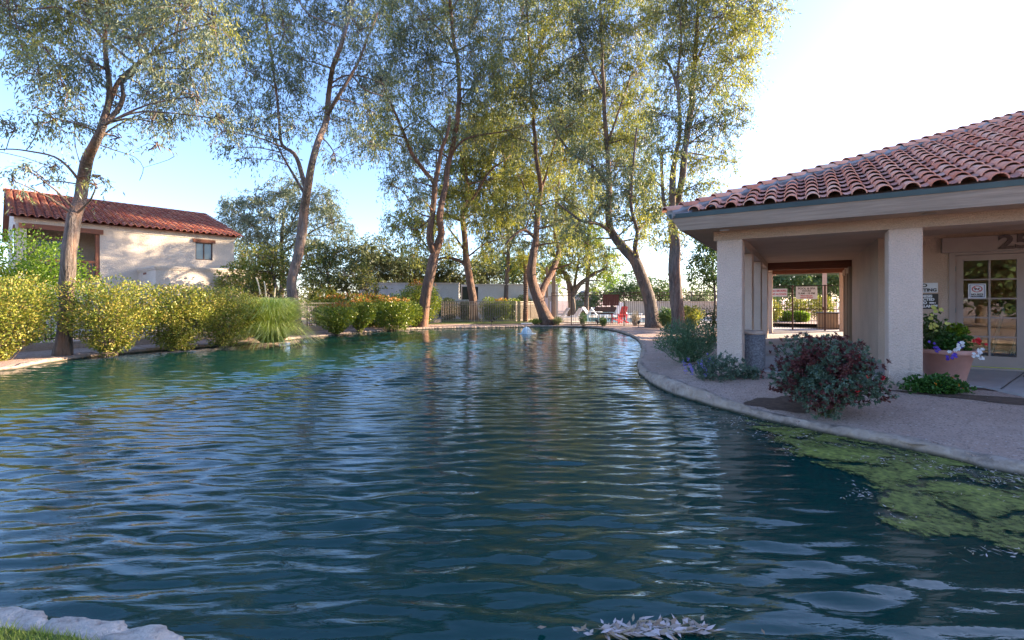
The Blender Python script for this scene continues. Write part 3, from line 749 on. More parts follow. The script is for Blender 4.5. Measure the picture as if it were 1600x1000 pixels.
sheet('patio', [BW(-4, 16.5)[:2], BW(3, 16.5)[:2], BW(3, 22)[:2], BW(-4, 22)[:2]], .27, M['deck'])

# ------------------------------------------------------------------ two storey house at the left
HA = math.atan2(.759, .651); HE = (-22.68, 20.46)
hs_ = thing('stucco_house', 'two storey cream stucco house with red tile roof left of the pond', 'house', (HE[0], HE[1], 0), HA)
# local x along the wall, y into the house (n outward is -y)
HL = 8.9; EZ = 5.42
def hp(b, n, m, **k): return b.build(n, m, hs_, **k)
b = MB()
b.span((0, 0, 0), (.35, 12.4, EZ)); b.span((.35, 0, 0), (2.86, .3, 2.55)); b.span((.35, 0, 5.0), (2.86, .3, EZ)); b.span((2.86, 0, 0), (6.93, .3, EZ))
b.span((6.93, 0, 0), (7.78, .3, 3.98)); b.span((6.93, 0, 4.98), (7.78, .3, EZ)); b.span((7.78, 0, 0), (HL, .3, EZ)); b.span((HL - .3, .3, 0), (HL, 12.4, EZ)); b.span((.35, 2.2, 2.5), (3.2, 2.4, EZ)); b.span((2.9, .3, 2.5), (3.1, 2.2, EZ))
b.add([(.0, 0, EZ), (0, 13.5, EZ), (0, 6.75, EZ + 2.13)], [(0, 1, 2)]); b.add([(HL, 0, EZ), (HL, 13.5, EZ), (HL, 6.75, EZ + 2.13)], [(0, 2, 1)])
hp(b, 'wall', M['house'])
b = MB(); b.span((.35, .3, 2.4), (2.9, 2.2, 2.52)); hp(b, 'balcony_floor', M['brownwood'])
b = MB(); b.span((-.05, -.04, EZ - .22), (HL + .05, -.001, EZ - .02)); b.span((-.05, -.07, EZ - .02), (HL + .05, -.001, EZ + .06)); hp(b, 'eave_trim', M['house'])
b = MB(); b.span((.1, -.12, 4.97), (2.98, -.003, 5.2)); hp(b, 'balcony_lintel', M['brownwood'])
b = MB(); b.span((2.7, .03, 2.55), (2.855, .2, 4.97)); hp(b, 'balcony_post', M['brownwood'])
b = MB(); b.span((.36, .05, 3.5), (2.7, .13, 3.62)); b.span((.36, .05, 2.56), (2.7, .13, 2.7)); pickets(b, (.36, .09), (2.7, .09), 2.7, 3.5, .11, .03); hp(b, 'balcony_railing', M['brownwood'])
b = MB(); b.span((.8, 2.17, 2.52), (2.3, 2.199, 4.7)); hp(b, 'balcony_door', M['window_dark'])
b = MB(); b.span((6.8, -.1, 4.98), (7.9, -.003, 5.16)); hp(b, 'window_lintel', M['brownwood'])
b = MB(); b.span((6.93, .06, 3.98), (6.98, .12, 4.98)); b.span((7.73, .06, 3.98), (7.78, .12, 4.98)); b.span((6.98, .06, 4.93), (7.73, .12, 4.98)); b.span((6.98, .06, 3.98), (7.73, .12, 4.03)); b.span((7.33, .06, 4.03), (7.38, .12, 4.93))
wf = hp(b, 'window', M['rust']); b = MB(); b.span((6.98, .1, 4.03), (7.73, .105, 4.93)); pn = b.build('pane', NT('reflecting_pane').set((.12, .16, .18), .04), wf)
b = MB(); b.span((4.37, -3.8, 0), (9.7, -.002, 3.2)); hp(b, 'lower_wing', M['house'])
b = MB(); b.span((4.30, -3.87, 3.2), (9.77, -.003, 3.30)); b.span((4.33, -3.84, 3.12), (9.74, -.003, 3.199)); hp(b, 'wing_cap', M['house'])
b = MB(); b.span((4.36, -1.9, 2.95), (4.369, -1.2, 3.05)); hp(b, 'vent', M['brownwood'])
b = MB(); b.span((-.002, .8, 3.9), (-.03, 2.4, 5.0)); gw = hp(b, 'gable_window', M['window_dark'])
b = MB(); b.span((-.05, .6, 5.0), (-.002, 2.6, 5.18)); hp(b, 'gable_lintel', M['brownwood'])
HP = 2.13 / 6.75; hl_ = math.hypot(1, HP)
b = MB(); b.add([(-.25, -.35, EZ - .0), (HL + .3, -.35, EZ - .0), (HL + .3, 6.75, EZ + 7.1 * HP), (-.25, 6.75, EZ + 7.1 * HP), (-.25, 13.85, EZ), (HL + .3, 13.85, EZ)], [(0, 1, 2, 3), (3, 2, 5, 4)]); hp(b, 'roof_deck', M['brownwood'])
va, fa = tiles((-.25, -.38, EZ + .03), (1, 0, 0), np.array([0, 1, HP]) / hl_, np.array([0, -HP, 1]) / hl_, 31, 19, .305, .40, lambda a, s: True, seg=7, rad=.125)
quads_obj('roof_tiles', va, M['tile2'], hs_, True, faces=fa)
b = MB(); b.tube([(-.3, 6.75, EZ + 7.15 * HP + .05), (HL + .35, 6.75, EZ + 7.15 * HP + .05)], .11, 10); hp(b, 'ridge_cap', M['tile2'])

# low white building far behind the pond
lw = thing('low_white_building', 'long low white walled building behind the far fence', 'building', (0, 37, 0), 0)
x0, x1, x2, x3 = X(560, 37), X(717, 37), X(747, 37), X(872, 37); zt = Z(443.5, 37)
b = MB(); b.span((x0, 0, 0), (x1, .3, zt)); b.span((x1, 0, 0), (x2, .3, 1.6)); b.span((x2, 0, 0), (x3, .3, zt - .1)); b.span((x1, 1.5, 1.6), (x2, 1.6, zt)); b.build('wall', M['white_wall'], lw)
b = MB(); b.span((x0 - .1, -.08, zt), (x1 + .05, .4, zt + .09)); b.span((x2 - .05, -.08, zt - .1), (x3 + .1, .4, zt - .01)); b.build('coping', M['house'], lw)
b = MB(); b.span((x1 + .1, 1.4, 1.7), (x2 - .1, 1.49, zt - .2)); b.build('window', M['window_dark'], lw)
b = MB(); b.span((x1, -.05, 1.6), (x2, 1.3, 1.7)); b.build('sill', M['white_wall'], lw)

# ------------------------------------------------------------------ fences
def fence(name, label, pts, z0, z1, sp, m, mp, postgap=2.4, low=None, cat='fence', pw=.016):
    t = thing(name, label, cat, (pts[0][0], pts[0][1], 0))
    o_ = np.array([pts[0][0], pts[0][1]])
    b = MB(); r_ = MB()
    for a, c in zip(pts[:-1], pts[1:]):
        a = np.array(a[:2]) - o_; c = np.array(c[:2]) - o_
        pickets(b, a, c, z0 + .03, z1, sp, pw); rail(r_, a, c, z1 - .0); rail(r_, a, c, z0 + .12); rail(r_, a, c, z1 - .18)
        L = np.linalg.norm(c - a); n = max(1, round(L / postgap))
        for i in range(n):
            q = a + (c - a) * i / n; p_ = MB(); p_.box((q[0], q[1], (z0 - .05 + z1 + .04) / 2), (.05, .05, z1 - z0 + .09)); p_.build('post', mp, t)
    b.build('picket_panel', m, t); r_.build('rail', m, t)
    if low:
        lm = MB()
        for a, c in zip(pts[:-1], pts[1:]):
            a = np.array(a[:2]) - o_; c = np.array(c[:2]) - o_; q = (a + c) / 2; L = np.linalg.norm(c - a)
            lm.box((q[0], q[1], (low[0] + low[1]) / 2), (L + .05, .2, low[1] - low[0]), math.atan2(c[1] - a[1], c[0] - a[0]))
        lm.build('base_wall', M['kerb_wall'], t)
    return t
M['kerb_wall'] = m_stucco('base_wall_stucco', (.40, .31, .25), .6)
lf = [(X(-80, 11.9), 11.9), (X(41, 13.4), 13.4), (X(248, 16.2), 16.2), (X(350, 18.3), 18.3), (X(480, 22.3), 22.3), (X(600, 26.8), 26.8), (X(688, 30.6), 30.6)]
fence('garden_fence', 'dark iron fence on a low tan wall behind the left hedge', lf, .34, 1.5, .13, M['iron'], M['iron'], low=(0, .34))
tf = [(X(690, 31.2), 31.2), (X(755, 31.0), 31.0), (X(805, 31.2), 31.2), (X(850, 35.5), 35.5)]
fence('picket_fence', 'tan metal picket fence beyond the far lawn strip', tf, .12, 1.55, .12, M['fence_tan'], M['fence_tan'], pw=.03)
pf = [(X(862, 29.5), 29.5), (X(893, 27.6), 27.6), (X(975, 27.2), 27.2), (X(1050, 27.6), 27.6), (X(1128, 26.0), 26.0)]
fence('pool_fence', 'tall dark brown iron fence in front of the swimming pool', pf, .15, 2.12, .13, M['rust'], M['rust'])
bpn = thing('hanging_screen', 'dark red brown slatted panel hung on the pool fence', 'screen', (X(954.5, 27.1), 27.1, 0))
b = MB()
for i in range(7): b.box((-.42 + .14 * i, 0, 1.66), (.13, .03, .66))
b.build('slats', M['brownpanel'], bpn)
b = MB(); b.box((0, -.02, 1.97), (1.0, .02, .05)); b.box((0, -.02, 1.35), (1.0, .02, .05)); b.build('frame', M['brownpanel'], bpn)
en = [(X(851, 29.6), 29.6), (X(869, 29.6), 29.6), (X(869, 31.8), 31.8)]
fence('gate_screen', 'short tan screen fence with white notices beside the forked tree', en, .12, 1.9, .09, M['fence_tan'], M['fence_tan'], 1.2, pw=.05)
for i, (px, lab) in enumerate(((853.5, 'tall white notice board left on the tan screen fence'), (861, 'narrow white rescue board right on the tan screen fence'))):
    b = MB(); b.box((0, 0, 0), (.2 - .05 * i, .03, .72 + .1 * i)); o = b.build('notice_board', M['white'], bevel=.01); o.location = (X(px, 29.5), 29.5, 1.45 - .3 * i); tag(o, lab, 'board')
for i, (px, Y_, lab) in enumerate(((854.5, 33, 'left wooden ramada post rising behind the forked tree'), (865, 32, 'right wooden ramada post rising behind the forked tree'))):
    b = MB(); b.box((0, 0, 2.0), (.16 + .1 * i, .2, 4.0)); b.box((0, 0, .12), (.3, .3, .24)); o = b.build('wooden_post', M['counter'], bevel=.01); o.location = (X(px, Y_), Y_, .1); tag(o, lab, 'post', 'ramada posts')

# ------------------------------------------------------------------ pool side furniture
def adirondack(label, loc, rz, m, name='adirondack_chair', grp=None):
    t = thing(name, label, 'chair', loc, rz, grp)
    b = MB()
    for i in range(6): b.box((0, -.25 + .09 * i, .40 - .012 * i), (.52, .08, .02))
    b.build('seat', m, t)
    b = MB()
    for i in range(6):
        x_ = -.22 + .088 * i; h_ = .78 - .5 * x_ * x_ * 4 * .35
        b.box((x_ * 1.12, .30 + .14, .36 + h_ / 2), (.078, .02, h_), 0, R(-18))
    b.build('backrest', m, t)
    for s_ in (-1, 1):
        b = MB(); b.box((s_ * .33, 0, .60), (.12, .68, .022)); b.build('armrest', m, t)
        b = MB(); b.box((s_ * .30, -.26, .30), (.03, .08, .60)); b.build('leg', m, t)
        b = MB(); b.box((s_ * .28, .18, .20), (.03, .95, .09), 0, R(18) * -1); b.box((s_ * .30, .42, .30), (.03, .07, .60), 0, R(-10)); b.build('leg', m, t)
    return t
adirondack('bright red slatted adirondack chair behind the pool fence', (X(966, 28.9), 28.9, .14), R(-60), M['redpaint'])
def table(loc, label, m, r=.55, h_=.72):
    t = thing('patio_table', label, 'table', loc, 0)
    b = MB(); b.lathe([(0, h_ - .03), (r, h_ - .03), (r, h_), (0, h_)], sides=28); b.build('table_top', m, t)
    for k in range(4):
        a = R(45 + 90 * k); b = MB(); b.tube([(r * .75 * math.cos(a), r * .75 * math.sin(a), 0), (r * .6 * math.cos(a), r * .6 * math.sin(a), h_ - .03)], .02, 6); b.build('leg', M['iron'], t)
table((X(948, 29.2), 29.2, .14), 'round grey table beside the red chair', M['drip'])
table((X(930, 30.9), 30.9, .14), 'round white table behind the grey one at the pool', M['white'], .5)
def lounger(loc, rz, label):
    t = thing('sun_lounger', label, 'lounger', loc, rz, 'white loungers round the pool')
    b = MB(); b.box((0, -.35, .33), (.6, 1.25, .06)); b.build('seat', M['white'], t)
    b = MB(); b.box((0, .52, .62), (.6, .8, .05), 0, R(52)); b.build('backrest', M['white'], t)
    for x_, y_ in ((-.27, -.9), (.27, -.9), (-.27, .2), (.27, .2)):
        b = MB(); b.box((x_, y_, .16), (.05, .05, .31)); b.build('leg', M['white'], t)
    return t
l0 = lounger((X(873, 33), 33, .14), R(-75), 'leftmost white lounger with raised back beside the tan screen fence')
copy_thing(l0, (X(893, 31.5), 31.5, .14), R(-70), 'white lounger with raised back just right of the left fence post')
for i, (px, Y_, rz, lab) in enumerate(((912, 34.5, -80, 'white lounger behind the potted palm at the pool fence'), (925, 36.5, 60, 'farthest white lounger left of the wooden panel'), (940, 33.5, 75, 'white lounger directly behind the round tables'), (958, 36.0, -60, 'white lounger between wooden panel and red chair'), (985, 39, 70, 'white lounger right of the red chair across the pool'))):
    copy_thing(l0, (X(px, Y_), Y_, .14), R(rz), lab)
# white life-guard style post chair by the panel
o = MB(); o.box((0, 0, .75), (.55, .4, 1.5)); 
wc = thing('pool_chair', 'white high backed chair standing right of the wooden panel', 'chair', (X(971, 31), 31, .14), R(10))
b = MB(); b.box((0, 0, .42), (.5, .48, .05)); b.build('seat', M['white'], wc)
b = MB(); b.box((0, .24, .88), (.5, .04, .92)); b.build('backrest', M['white'], wc)
for x_, y_ in ((-.22, -.2), (.22, -.2), (-.22, .22), (.22, .22)):
    b = MB(); b.box((x_, y_, .2), (.05, .05, .4)); b.build('leg', M['white'], wc)
# tan wall behind the pool, grey shed
gwall = MB(); gwall.span((0, 0, 0), (11.5, .25, 1.35)); gwall.span((-.05, -.05, 1.35), (11.55, .3, 1.43)); o = gwall.build('garden_wall', M['house']); o.location = (X(978, 46), 46, .1); tag(o, 'low tan garden wall beyond the swimming pool', 'wall')
hd_ = MB(); hd_.span((0, 0, 0), (7, .3, .85)); o = hd_.build('dark_wall', M['rust']); o.location = (X(904, 47), 47, .1); tag(o, 'low dark brown wall behind the loungers', 'wall')
shd = thing('grey_shed', 'small grey gabled shed far behind the pool fence', 'shed', (X(912, 60), 60, .1), 0)
b = MB(); b.span((-1.2, 0, 0), (1.6, 3, 1.5)); b.build('wall', M['drip'], shd)
b = MB(); b.add([(-1.4, -.2, 1.5), (1.8, -.2, 1.5), (.2, -.2, 2.9), (-1.4, 3.2, 1.5), (1.8, 3.2, 1.5), (.2, 3.2, 2.9)], [(0, 1, 2), (3, 5, 4), (0, 2, 5, 3), (1, 4, 5, 2), (0, 3, 4, 1)]); b.build('roof', M['concrete'], shd)

# spotlights
def spot(loc, label, rz=0, s_=1.0):
    t = thing('garden_spotlight', label, 'spotlight', loc, rz, 'small spotlights along the pond bank')
    b = MB(); b.tube([(0, 0, 0), (0, 0, .2 * s_)], .015 * s_, 8); b.build('stake', M['iron'], t)
    b = MB(); b.tube([(0, -.08 * s_, .2 * s_), (0, .08 * s_, .28 * s_)], [.05 * s_, .065 * s_], 12); b.build('lamp_head', M['iron'], t)
spot((X(768, 27.6), 27.6, .1), 'small dark spotlight on the far bank left of the fountain', .3, 1.1)
spot((X(772, 30), 30, .12), 'small brown spotlight on the far lawn strip', .8, 1.1)
spot((X(998, 25.3), 25.3, .1), 'small dark spotlight left of the leaning trunk', -.4, 1.2)
spot((X(933, 26.6), 26.6, .1), 'dark spotlight between the two small plants at the pool fence', .4, 1.2)
b = MB(); b.box((0, 0, .03), (.75, .5, .06)); o = b.build('valve_box_lid', M['white'], bevel=.01); o.location = (X(823, 29), 29, .11); tag(o, 'flat white valve box lid in the grass behind the fountain', 'lid')

# fountain jet
ft = thing('fountain', 'small bubbling white fountain jet near the far pond bank', 'fountain', (FOUNT[0], FOUNT[1], 0))
b = MB()
for i in range(130):
    a = RNG.random() * 6.28; vr = .05 + .24 * RNG.random() ** .7; vh = .72 * (1 - .35 * RNG.random()) * (1 - vr * .8)
    t_ = np.linspace(0, 1, 8); rr = vr * t_; zz_ = vh * 4 * (t_ * .5 + .02) * (1 - t_) + .0
    pts = np.stack([rr * math.cos(a), rr * math.sin(a), np.maximum(zz_, -.02)], 1)
    b.tube(pts, .013 * (1 - .3 * t_), 5, False)
b.build('spray', M['foam'], ft, True)
b = MB()
for i in range(90):
    a = RNG.random() * 6.28; r = .12 + .33 * RNG.random(); s_ = .012 + .025 * RNG.random(); c = np.array([r * math.cos(a), r * math.sin(a), .015])
    b.lathe([(0, s_ * .5), (s_, s_ * .2), (s_, -s_ * .3), (0, -s_ * .5)], c, 6)
b.build('foam', M['foam'], ft, True)

# ------------------------------------------------------------------ foliage
def kites(c, d, L, W, side=None):
    n = len(c); r = RNG.normal(0, 1, (n, 3)) if side is None else side
    s_ = np.cross(d, r); s_ /= np.linalg.norm(s_, axis=1)[:, None] + 1e-9
    L = np.broadcast_to(L, (n,))[:, None]; W = np.broadcast_to(W, (n,))[:, None]
    return np.stack([c, c + d * L * .42 + s_ * W, c + d * L, c + d * L * .42 - s_ * W], 1).reshape(-1, 3)
def unit(v): return v / (np.linalg.norm(v, axis=-1, keepdims=True) + 1e-9)
def pn(p, s_=1.0, seed=0):
    x, y, z = p[:, 0] * s_ + seed, p[:, 1] * s_ + seed * 1.7, p[:, 2] * s_ - seed
    return (np.sin(x * 1.7 + 1.3 * np.sin(y * 1.1 + z)) + np.sin(y * 2.1 + 1.1 * np.sin(z * 1.3 - x)) + np.sin(z * 1.9 + 1.2 * np.sin(x * .9 + y))) / 3

DENS = 2.9
def tree(name, label, Y, limbs, blobs, leaf, bark, dens=1.0, L=.17, W=.020, grp=None, droop=.8, depth=1.0, spread=2.4, seed=0, base_flare=1.35, cat='tree', twigs=True, second=None):
    """limbs: lists of (px, py, half width in px[, depth offset]); blobs: (px, py, r px[, depth offset])"""
    rg = np.random.default_rng(seed + 100)
    b0 = limbs[0][0]; base = P(b0[0], b0[1], Y)
    t = thing(name, label, cat, base, 0, grp)
    tb = MB(); skel = []; skr = []
    for li, lm in enumerate(limbs):
        pts = []
        dy = 0; sgn = rg.uniform(-1, 1) * (0 if li == 0 else 1)
        for i, q in enumerate(lm):
            dd = q[3] if len(q) > 3 else (sgn * .45 * i * Y / 25 if li else .15 * math.sin(i * 1.3 + seed) * i * .5)
            w_ = P(q[0], q[1], Y + dd); pts.append(np.array([*w_, .73 * q[2] * (Y + dd) / F / math.hypot(1, (q[0] - 800) / F)]))
        if li:      # start inside the nearest part of the tree
            p0 = pts[0][:3]; sk = np.array(skel); j = np.argmin(np.hypot(sk[:, 0] - p0[0], sk[:, 2] - p0[2])); pts[0][:3] = sk[j]
        c = catmull(pts, .28 * Y / 25)
        c[:, 3] = np.maximum(c[:, 3], .008)
        if li == 0:
            hgt = c[:, 2] - c[0, 2]; c[:, 3] *= 1 + (base_flare - 1) * np.exp(-hgt / .35)
            c[0, 2] -= .15
        wob = np.stack([pn(c[:, :3] * 1.0, 1.3, seed + li), pn(c[:, :3], 1.5, seed + li + 5), 0 * c[:, 0]], 1) * np.minimum(.05, c[:, 3:4] * .35)
        c[:, :3] += wob
        tb.tube(c[:, :3] - base, c[:, 3], 12 if c[0, 3] > .08 else 7, True, .16 if c[0, 3] > .08 else .05, seed + li)
        skel += [tuple(a) for a in c[:, :3]]; skr += list(c[:, 3])
    sk = np.array(skel); lv = []; tw = MB(); sec = []
    for bi, q in enumerate(blobs):
        dd = q[3] if len(q) > 3 else rg.uniform(-1, 1) * spread
        C = P(q[0], q[1], Y + dd); r = q[2] * (Y + dd) / F
        # branch to the clump
        dist = np.linalg.norm(sk - C, axis=1) + np.maximum(0, sk[:, 2] - C[2]) * 1.5
        j = int(np.argmin(dist)); a = sk[j]; mid = (a + C) / 2 + np.array([rg.normal(0, .2), rg.normal(0, .2), .12]) * np.linalg.norm(C - a) * .4
        rb = min(skr[j] * .6, .05 * Y / 25 + .012)
        c = catmull([a, mid, C], .35)
        tb.tube(c - base, np.linspace(rb, .012, len(c)), 6, False)
        nl = int(dens * DENS * math.pi * r * r / (L * W * 1.0 + 1e-6))
        ns = max(4, nl // 11)
        o_ = unit(rg.normal(0, 1, (ns * 3, 3))) * (rg.random((ns * 3, 1)) ** .42) * np.array([r, r * depth, r * .92])
        keep = pn(o_ + C, 3.4 / max(r, .6), bi + seed) > .04
        o_ = o_[keep][:ns] if keep.any() else o_[:ns]; ns = len(o_)
        d0 = unit(o_ / r * .8 + np.array([0, 0, -.25 * droop]) + rg.normal(0, .45, (ns, 3)))
        ln = (rg.uniform(.30, .75, (ns, 1))) * min(1.2, max(.45, L / .17))
        k = 11; tt = rg.random((ns, k, 1))
        pos = C + o_[:, None, :] + d0[:, None, :] * tt * ln[:, None, :] + np.array([0, 0, -1]) * (tt ** 2) * ln[:, None, :] * .55 * droop + rg.normal(0, .035 * L / .17, (ns, k, 3))
        ld = unit(d0[:, None, :] * .5 + np.array([0, 0, -1]) * droop + rg.normal(0, .55, (ns, k, 3)))
        pos = pos.reshape(-1, 3); ld = ld.reshape(-1, 3); n = len(pos)
        lv.append(kites(pos - base, ld, L * rg.uniform(.65, 1.25, n), W * rg.uniform(.7, 1.25, n)))
        if twigs:
            for i in range(0, ns, 5 if r > .8 else 9):
                s0 = C + o_[i] * .25; e = C + o_[i] + d0[i] * ln[i] * .8
                m_ = (s0 + e) / 2 + np.array([0, 0, .08])
                tw.tube(np.array([s0, m_, e]) - base, [.012, .008, .004], 3, False)
            for i in range(6):
                e = C + o_[rg.integers(ns)] * .8; tb.tube(catmull([C, (C + e) / 2 + rg.normal(0, .08, 3), e], .4) - base, .014, 4, False)
    tb.build('trunk', bark, t, True)
    if twigs and tw.n: tag(tw.build('twigs', M['twig'], t), kind='stuff')
    allv = np.concatenate(lv)
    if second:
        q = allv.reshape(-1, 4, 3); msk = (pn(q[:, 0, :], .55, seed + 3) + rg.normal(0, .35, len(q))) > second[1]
        quads_obj('second_leaves', q[msk].reshape(-1, 3), second[0], t); quads_obj('crown', q[~msk].reshape(-1, 3), leaf, t)  # a second leaf colour fills noise patches of the crown
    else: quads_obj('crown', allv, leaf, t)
    return t

EG = 'tall eucalyptus trees round the pond'
T = lambda *a: list(a)
tree('eucalyptus_tree', 'thick grey trunk eucalyptus leaning right between the first two left hedge bushes', 12.7,
  [[(99,553,18),(104,500,17),(105,450,18.5),(108,400,18),(117,345,16.5),(124,305,15),(133,265,14),(150,225,11),(163,195,9)],
   [(163,200,9),(167,165,7.5),(170,130,6.5),(165,90,6),(164,50,5),(168,0,4),(166,-60,3)],
   [(163,195,8),(172,160,6.5),(187,125,5.5),(212,102,5),(240,84,4.2),(268,72,3.2),(298,58,2)],
   [(170,205,7),(184,172,6),(193,150,5),(190,130,4),(205,118,3.5),(212,110,2.5)],
   [(122,285,4),(108,262,3.5),(85,245,3),(50,237,2.6),(10,233,2),(-40,240,1.5)],
   [(197,95,3.4),(172,68,3.2),(150,48,3),(135,25,3),(122,0,2.6),(110,-40,2)],
   [(152,238,3),(165,208,2.4),(190,192,2),(228,175,1.2)],
   [(128,15,2.6),(95,12,2.4),(50,14,2),(10,2,1.6),(-20,-10,1.2)],
   [(150,225,1.5),(180,235,1.2),(210,245,.8),(224,262,.6),(218,282,.5)],
   [(120,270,1.2),(118,230,1.0),(117,190,.8),(118,150,.7)]],
  [(60,40,50),(15,15,45),(110,25,50),(165,10,50),(225,15,55),(285,20,55),(335,35,40),(90,100,45),(40,85,26),(60,115,28),(140,95,32),(105,140,36),(85,185,30),(120,190,22),(215,60,42),(255,105,42),(300,110,42),(330,85,30),(230,145,32),(275,155,38),(310,150,30),(238,190,24),(270,190,24),(185,215,14),(60,190,16),(22,205,15),(5,190,14),(50,270,17),(82,262,14),(68,285,12),(20,282,10),(155,275,11),(150,290,8),(245,225,10),(20,-40,60),(110,-50,70),(210,-50,70),(310,-45,60),(180,165,14),(338,185,14)],
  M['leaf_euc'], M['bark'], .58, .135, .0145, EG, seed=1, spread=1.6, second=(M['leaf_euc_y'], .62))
tree('eucalyptus_tree', 'slender forked eucalyptus rising behind the pampas grass', 20.0,
  [[(466,525,13),(462,490,12),(456,450,11),(462,415,10.5),(470,370,10.5),(475,330,10),(480,298,9),(490,250,7.5),(501,212,7),(511,180,6.5),(515,140,5.5),(522,100,5),(535,65,4.5),(546,25,3.8),(552,-20,3)],
   [(479,300,6),(471,270,5),(459,240,4.4),(441,226,3.6),(436,190,3),(430,130,2.6),(420,60,2.4),(410,0,2)],
   [(474,305,4),(458,272,3),(438,238,2.4),(426,212,1.8),(412,190,1.2)],
   [(513,172,4.5),(530,148,3.8),(548,118,3.2),(560,95,2.8),(572,65,2.3),(590,20,1.6)],
   [(515,130,2),(540,118,1.8),(570,120,1.4),(600,132,1)],
   [(500,212,1.6),(520,235,1.4),(527,262,1)],
   [(550,110,2),(570,140,1.6),(598,150,1.2)],
   [(500,60,2),(480,20,1.6),(460,-20,1.2)]],
  [(365,50,38),(400,25,40),(445,50,42),(430,100,40),(385,110,34),(370,160,34),(395,205,26),(350,205,22),(345,180,20),(425,180,32),(455,140,34),(480,95,34),(490,40,42),(535,20,40),(565,45,36),(560,95,32),(545,135,28),(575,170,30),(530,190,26),(560,215,24),(585,228,20),(520,240,18),(500,175,20),(595,125,28),(462,200,22),(440,240,16),(385,248,14),(410,-20,45),(480,-40,50),(560,-40,50),(365,230,14)],
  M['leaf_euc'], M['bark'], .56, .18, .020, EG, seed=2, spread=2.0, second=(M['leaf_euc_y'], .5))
tree('eucalyptus_tree', 'twisted two stemmed eucalyptus at the far left bank of the pond', 25.9,
  [[(657,513,13),(662,485,11.5),(670,440,11),(677,405,10.5),(681,390,9.5),(689,365,7.5),(686,342,7),(691,315,6.5),(697,282,6),(702,249,5.5),(710,216,5.2),(716,180,4.8),(718,138,4.5),(715,96,4),(707,48,3.6),(703,0,3),(700,-50,2.4)],
   [(676,400,8),(671,370,7),(674,340,6),(678,310,6),(680,285,5.5),(685,262,4.6),(690,235,4),(698,212,3.5),(703,180,2.6)],
   [(679,290,5),(668,272,4.6),(655,256,4.3),(643,238,4),(634,215,3.6),(624,192,3),(612,165,2.4),(600,140,1.8)],
   [(706,235,2.6),(725,219,2.2),(750,211,1.8),(785,206,1.5),(818,196,1)],
   [(690,232,2),(688,210,1.6),(670,192,1.6),(650,178,1.3),(630,160,1)],
   [(717,140,2.4),(735,140,2),(760,135,1.4)],
   [(712,85,2),(700,60,1.8),(680,40,1.5),(650,10,1)],
   [(672,345,2),(650,330,1.5),(630,300,1.2),(605,285,.8)]],
  [(610,25,38),(655,35,42),(700,25,42),(745,25,40),(785,60,30),(615,85,34),(665,90,38),(735,80,36),(600,135,32),(645,135,34),(690,140,28),(745,130,34),(775,110,28),(605,185,30),(650,190,26),(735,175,28),(765,165,26),(590,225,22),(625,225,24),(660,230,22),(740,215,22),(700,200,16),(625,270,20),(650,285,18),(610,290,14),(655,310,14),(600,-40,45),(660,-45,50),(730,-45,50),(780,-30,40),(580,205,18)],
  M['leaf_euc'], M['bark_red'], .85, .20, .023, EG, seed=3, spread=2.6, second=(M['leaf_euc_y'], .25))
tree('leaning_tree', 'pale trunked tree with a low arching branch beyond the picket fence', 33.0,
  [[(741,500,9),(739,470,8.5),(735,440,8),(730,412,7.5),(727,385,6.5),(724,355,6),(723,335,5),(730,305,3.8),(728,270,3),(720,240,2)],
   [(733,425,4),(722,410,3.6),(708,404,3),(692,403,2.6),(676,408,2)],
   [(724,350,3.6),(708,340,3),(692,335,2.6),(670,345,2),(650,360,1.4)],
   [(723,340,3.5),(742,305,2.6),(765,268,2),(790,250,1.4)],
   [(728,395,2.5),(715,375,2),(700,355,1.5)],
   [(730,400,2),(760,380,1.6),(790,372,1.2)]],
  [(740,195,30),(775,230,34),(725,250,28),(760,285,32),(800,280,30),(715,300,26),(745,330,26),(785,325,28),(700,330,18),(665,345,26),(635,350,22),(612,355,12),(655,380,20),(700,375,16),(770,365,24),(800,350,22),(690,300,16),(645,400,12),(805,230,26),(720,215,24),(780,190,24),(760,395,16),(610,340,10),(628,330,8)],
  M['leaf_euc_y'], M['bark_red'], .95, .22, .030, 'trees beyond the picket fence', seed=4, spread=2.5)
tree('eucalyptus_tree', 'V forked eucalyptus on the far bank right of the fountain', 28.4,
  [[(858,507,15),(848,488,12),(839,466,11),(833,445,10.5),(830,425,10),(832,400,8.5),(837,375,7),(839,340,6),(844,300,5),(842,275,4.4),(838,245,4),(835,200,3.6),(831,140,3),(827,70,2.6),(822,0,2)],
   [(847,482,8),(845,462,7.5),(850,445,7),(862,428,6.5),(869,408,6),(873,392,5),(868,365,4.2),(868,335,3.4),(872,290,2.6),(880,230,2)],
   [(833,372,3.4),(820,359,3),(805,366,2.5),(790,382,1.8)],
   [(845,300,3),(855,268,2.6),(864,235,2.1),(880,180,1.5)],
   [(838,340,2),(825,310,1.7),(815,280,1.2)]],
  [(810,150,34),(850,130,34),(825,200,32),(870,190,32),(800,215,26),(845,245,28),(880,250,26),(815,275,24),(860,290,26),(805,320,22),(835,320,18),(885,310,22),(865,345,20),(895,350,20),(850,375,14),(800,370,12),(885,380,16),(800,95,36),(845,75,38),(885,115,34),(815,25,38),(865,20,40),(830,-40,45),(880,-40,45),(905,190,24),(780,130,24),(915,400,12)],
  M['leaf_euc'], M['bark_red'], .95, .20, .025, EG, seed=5, spread=2.8, second=(M['leaf_euc_y'], -.05))
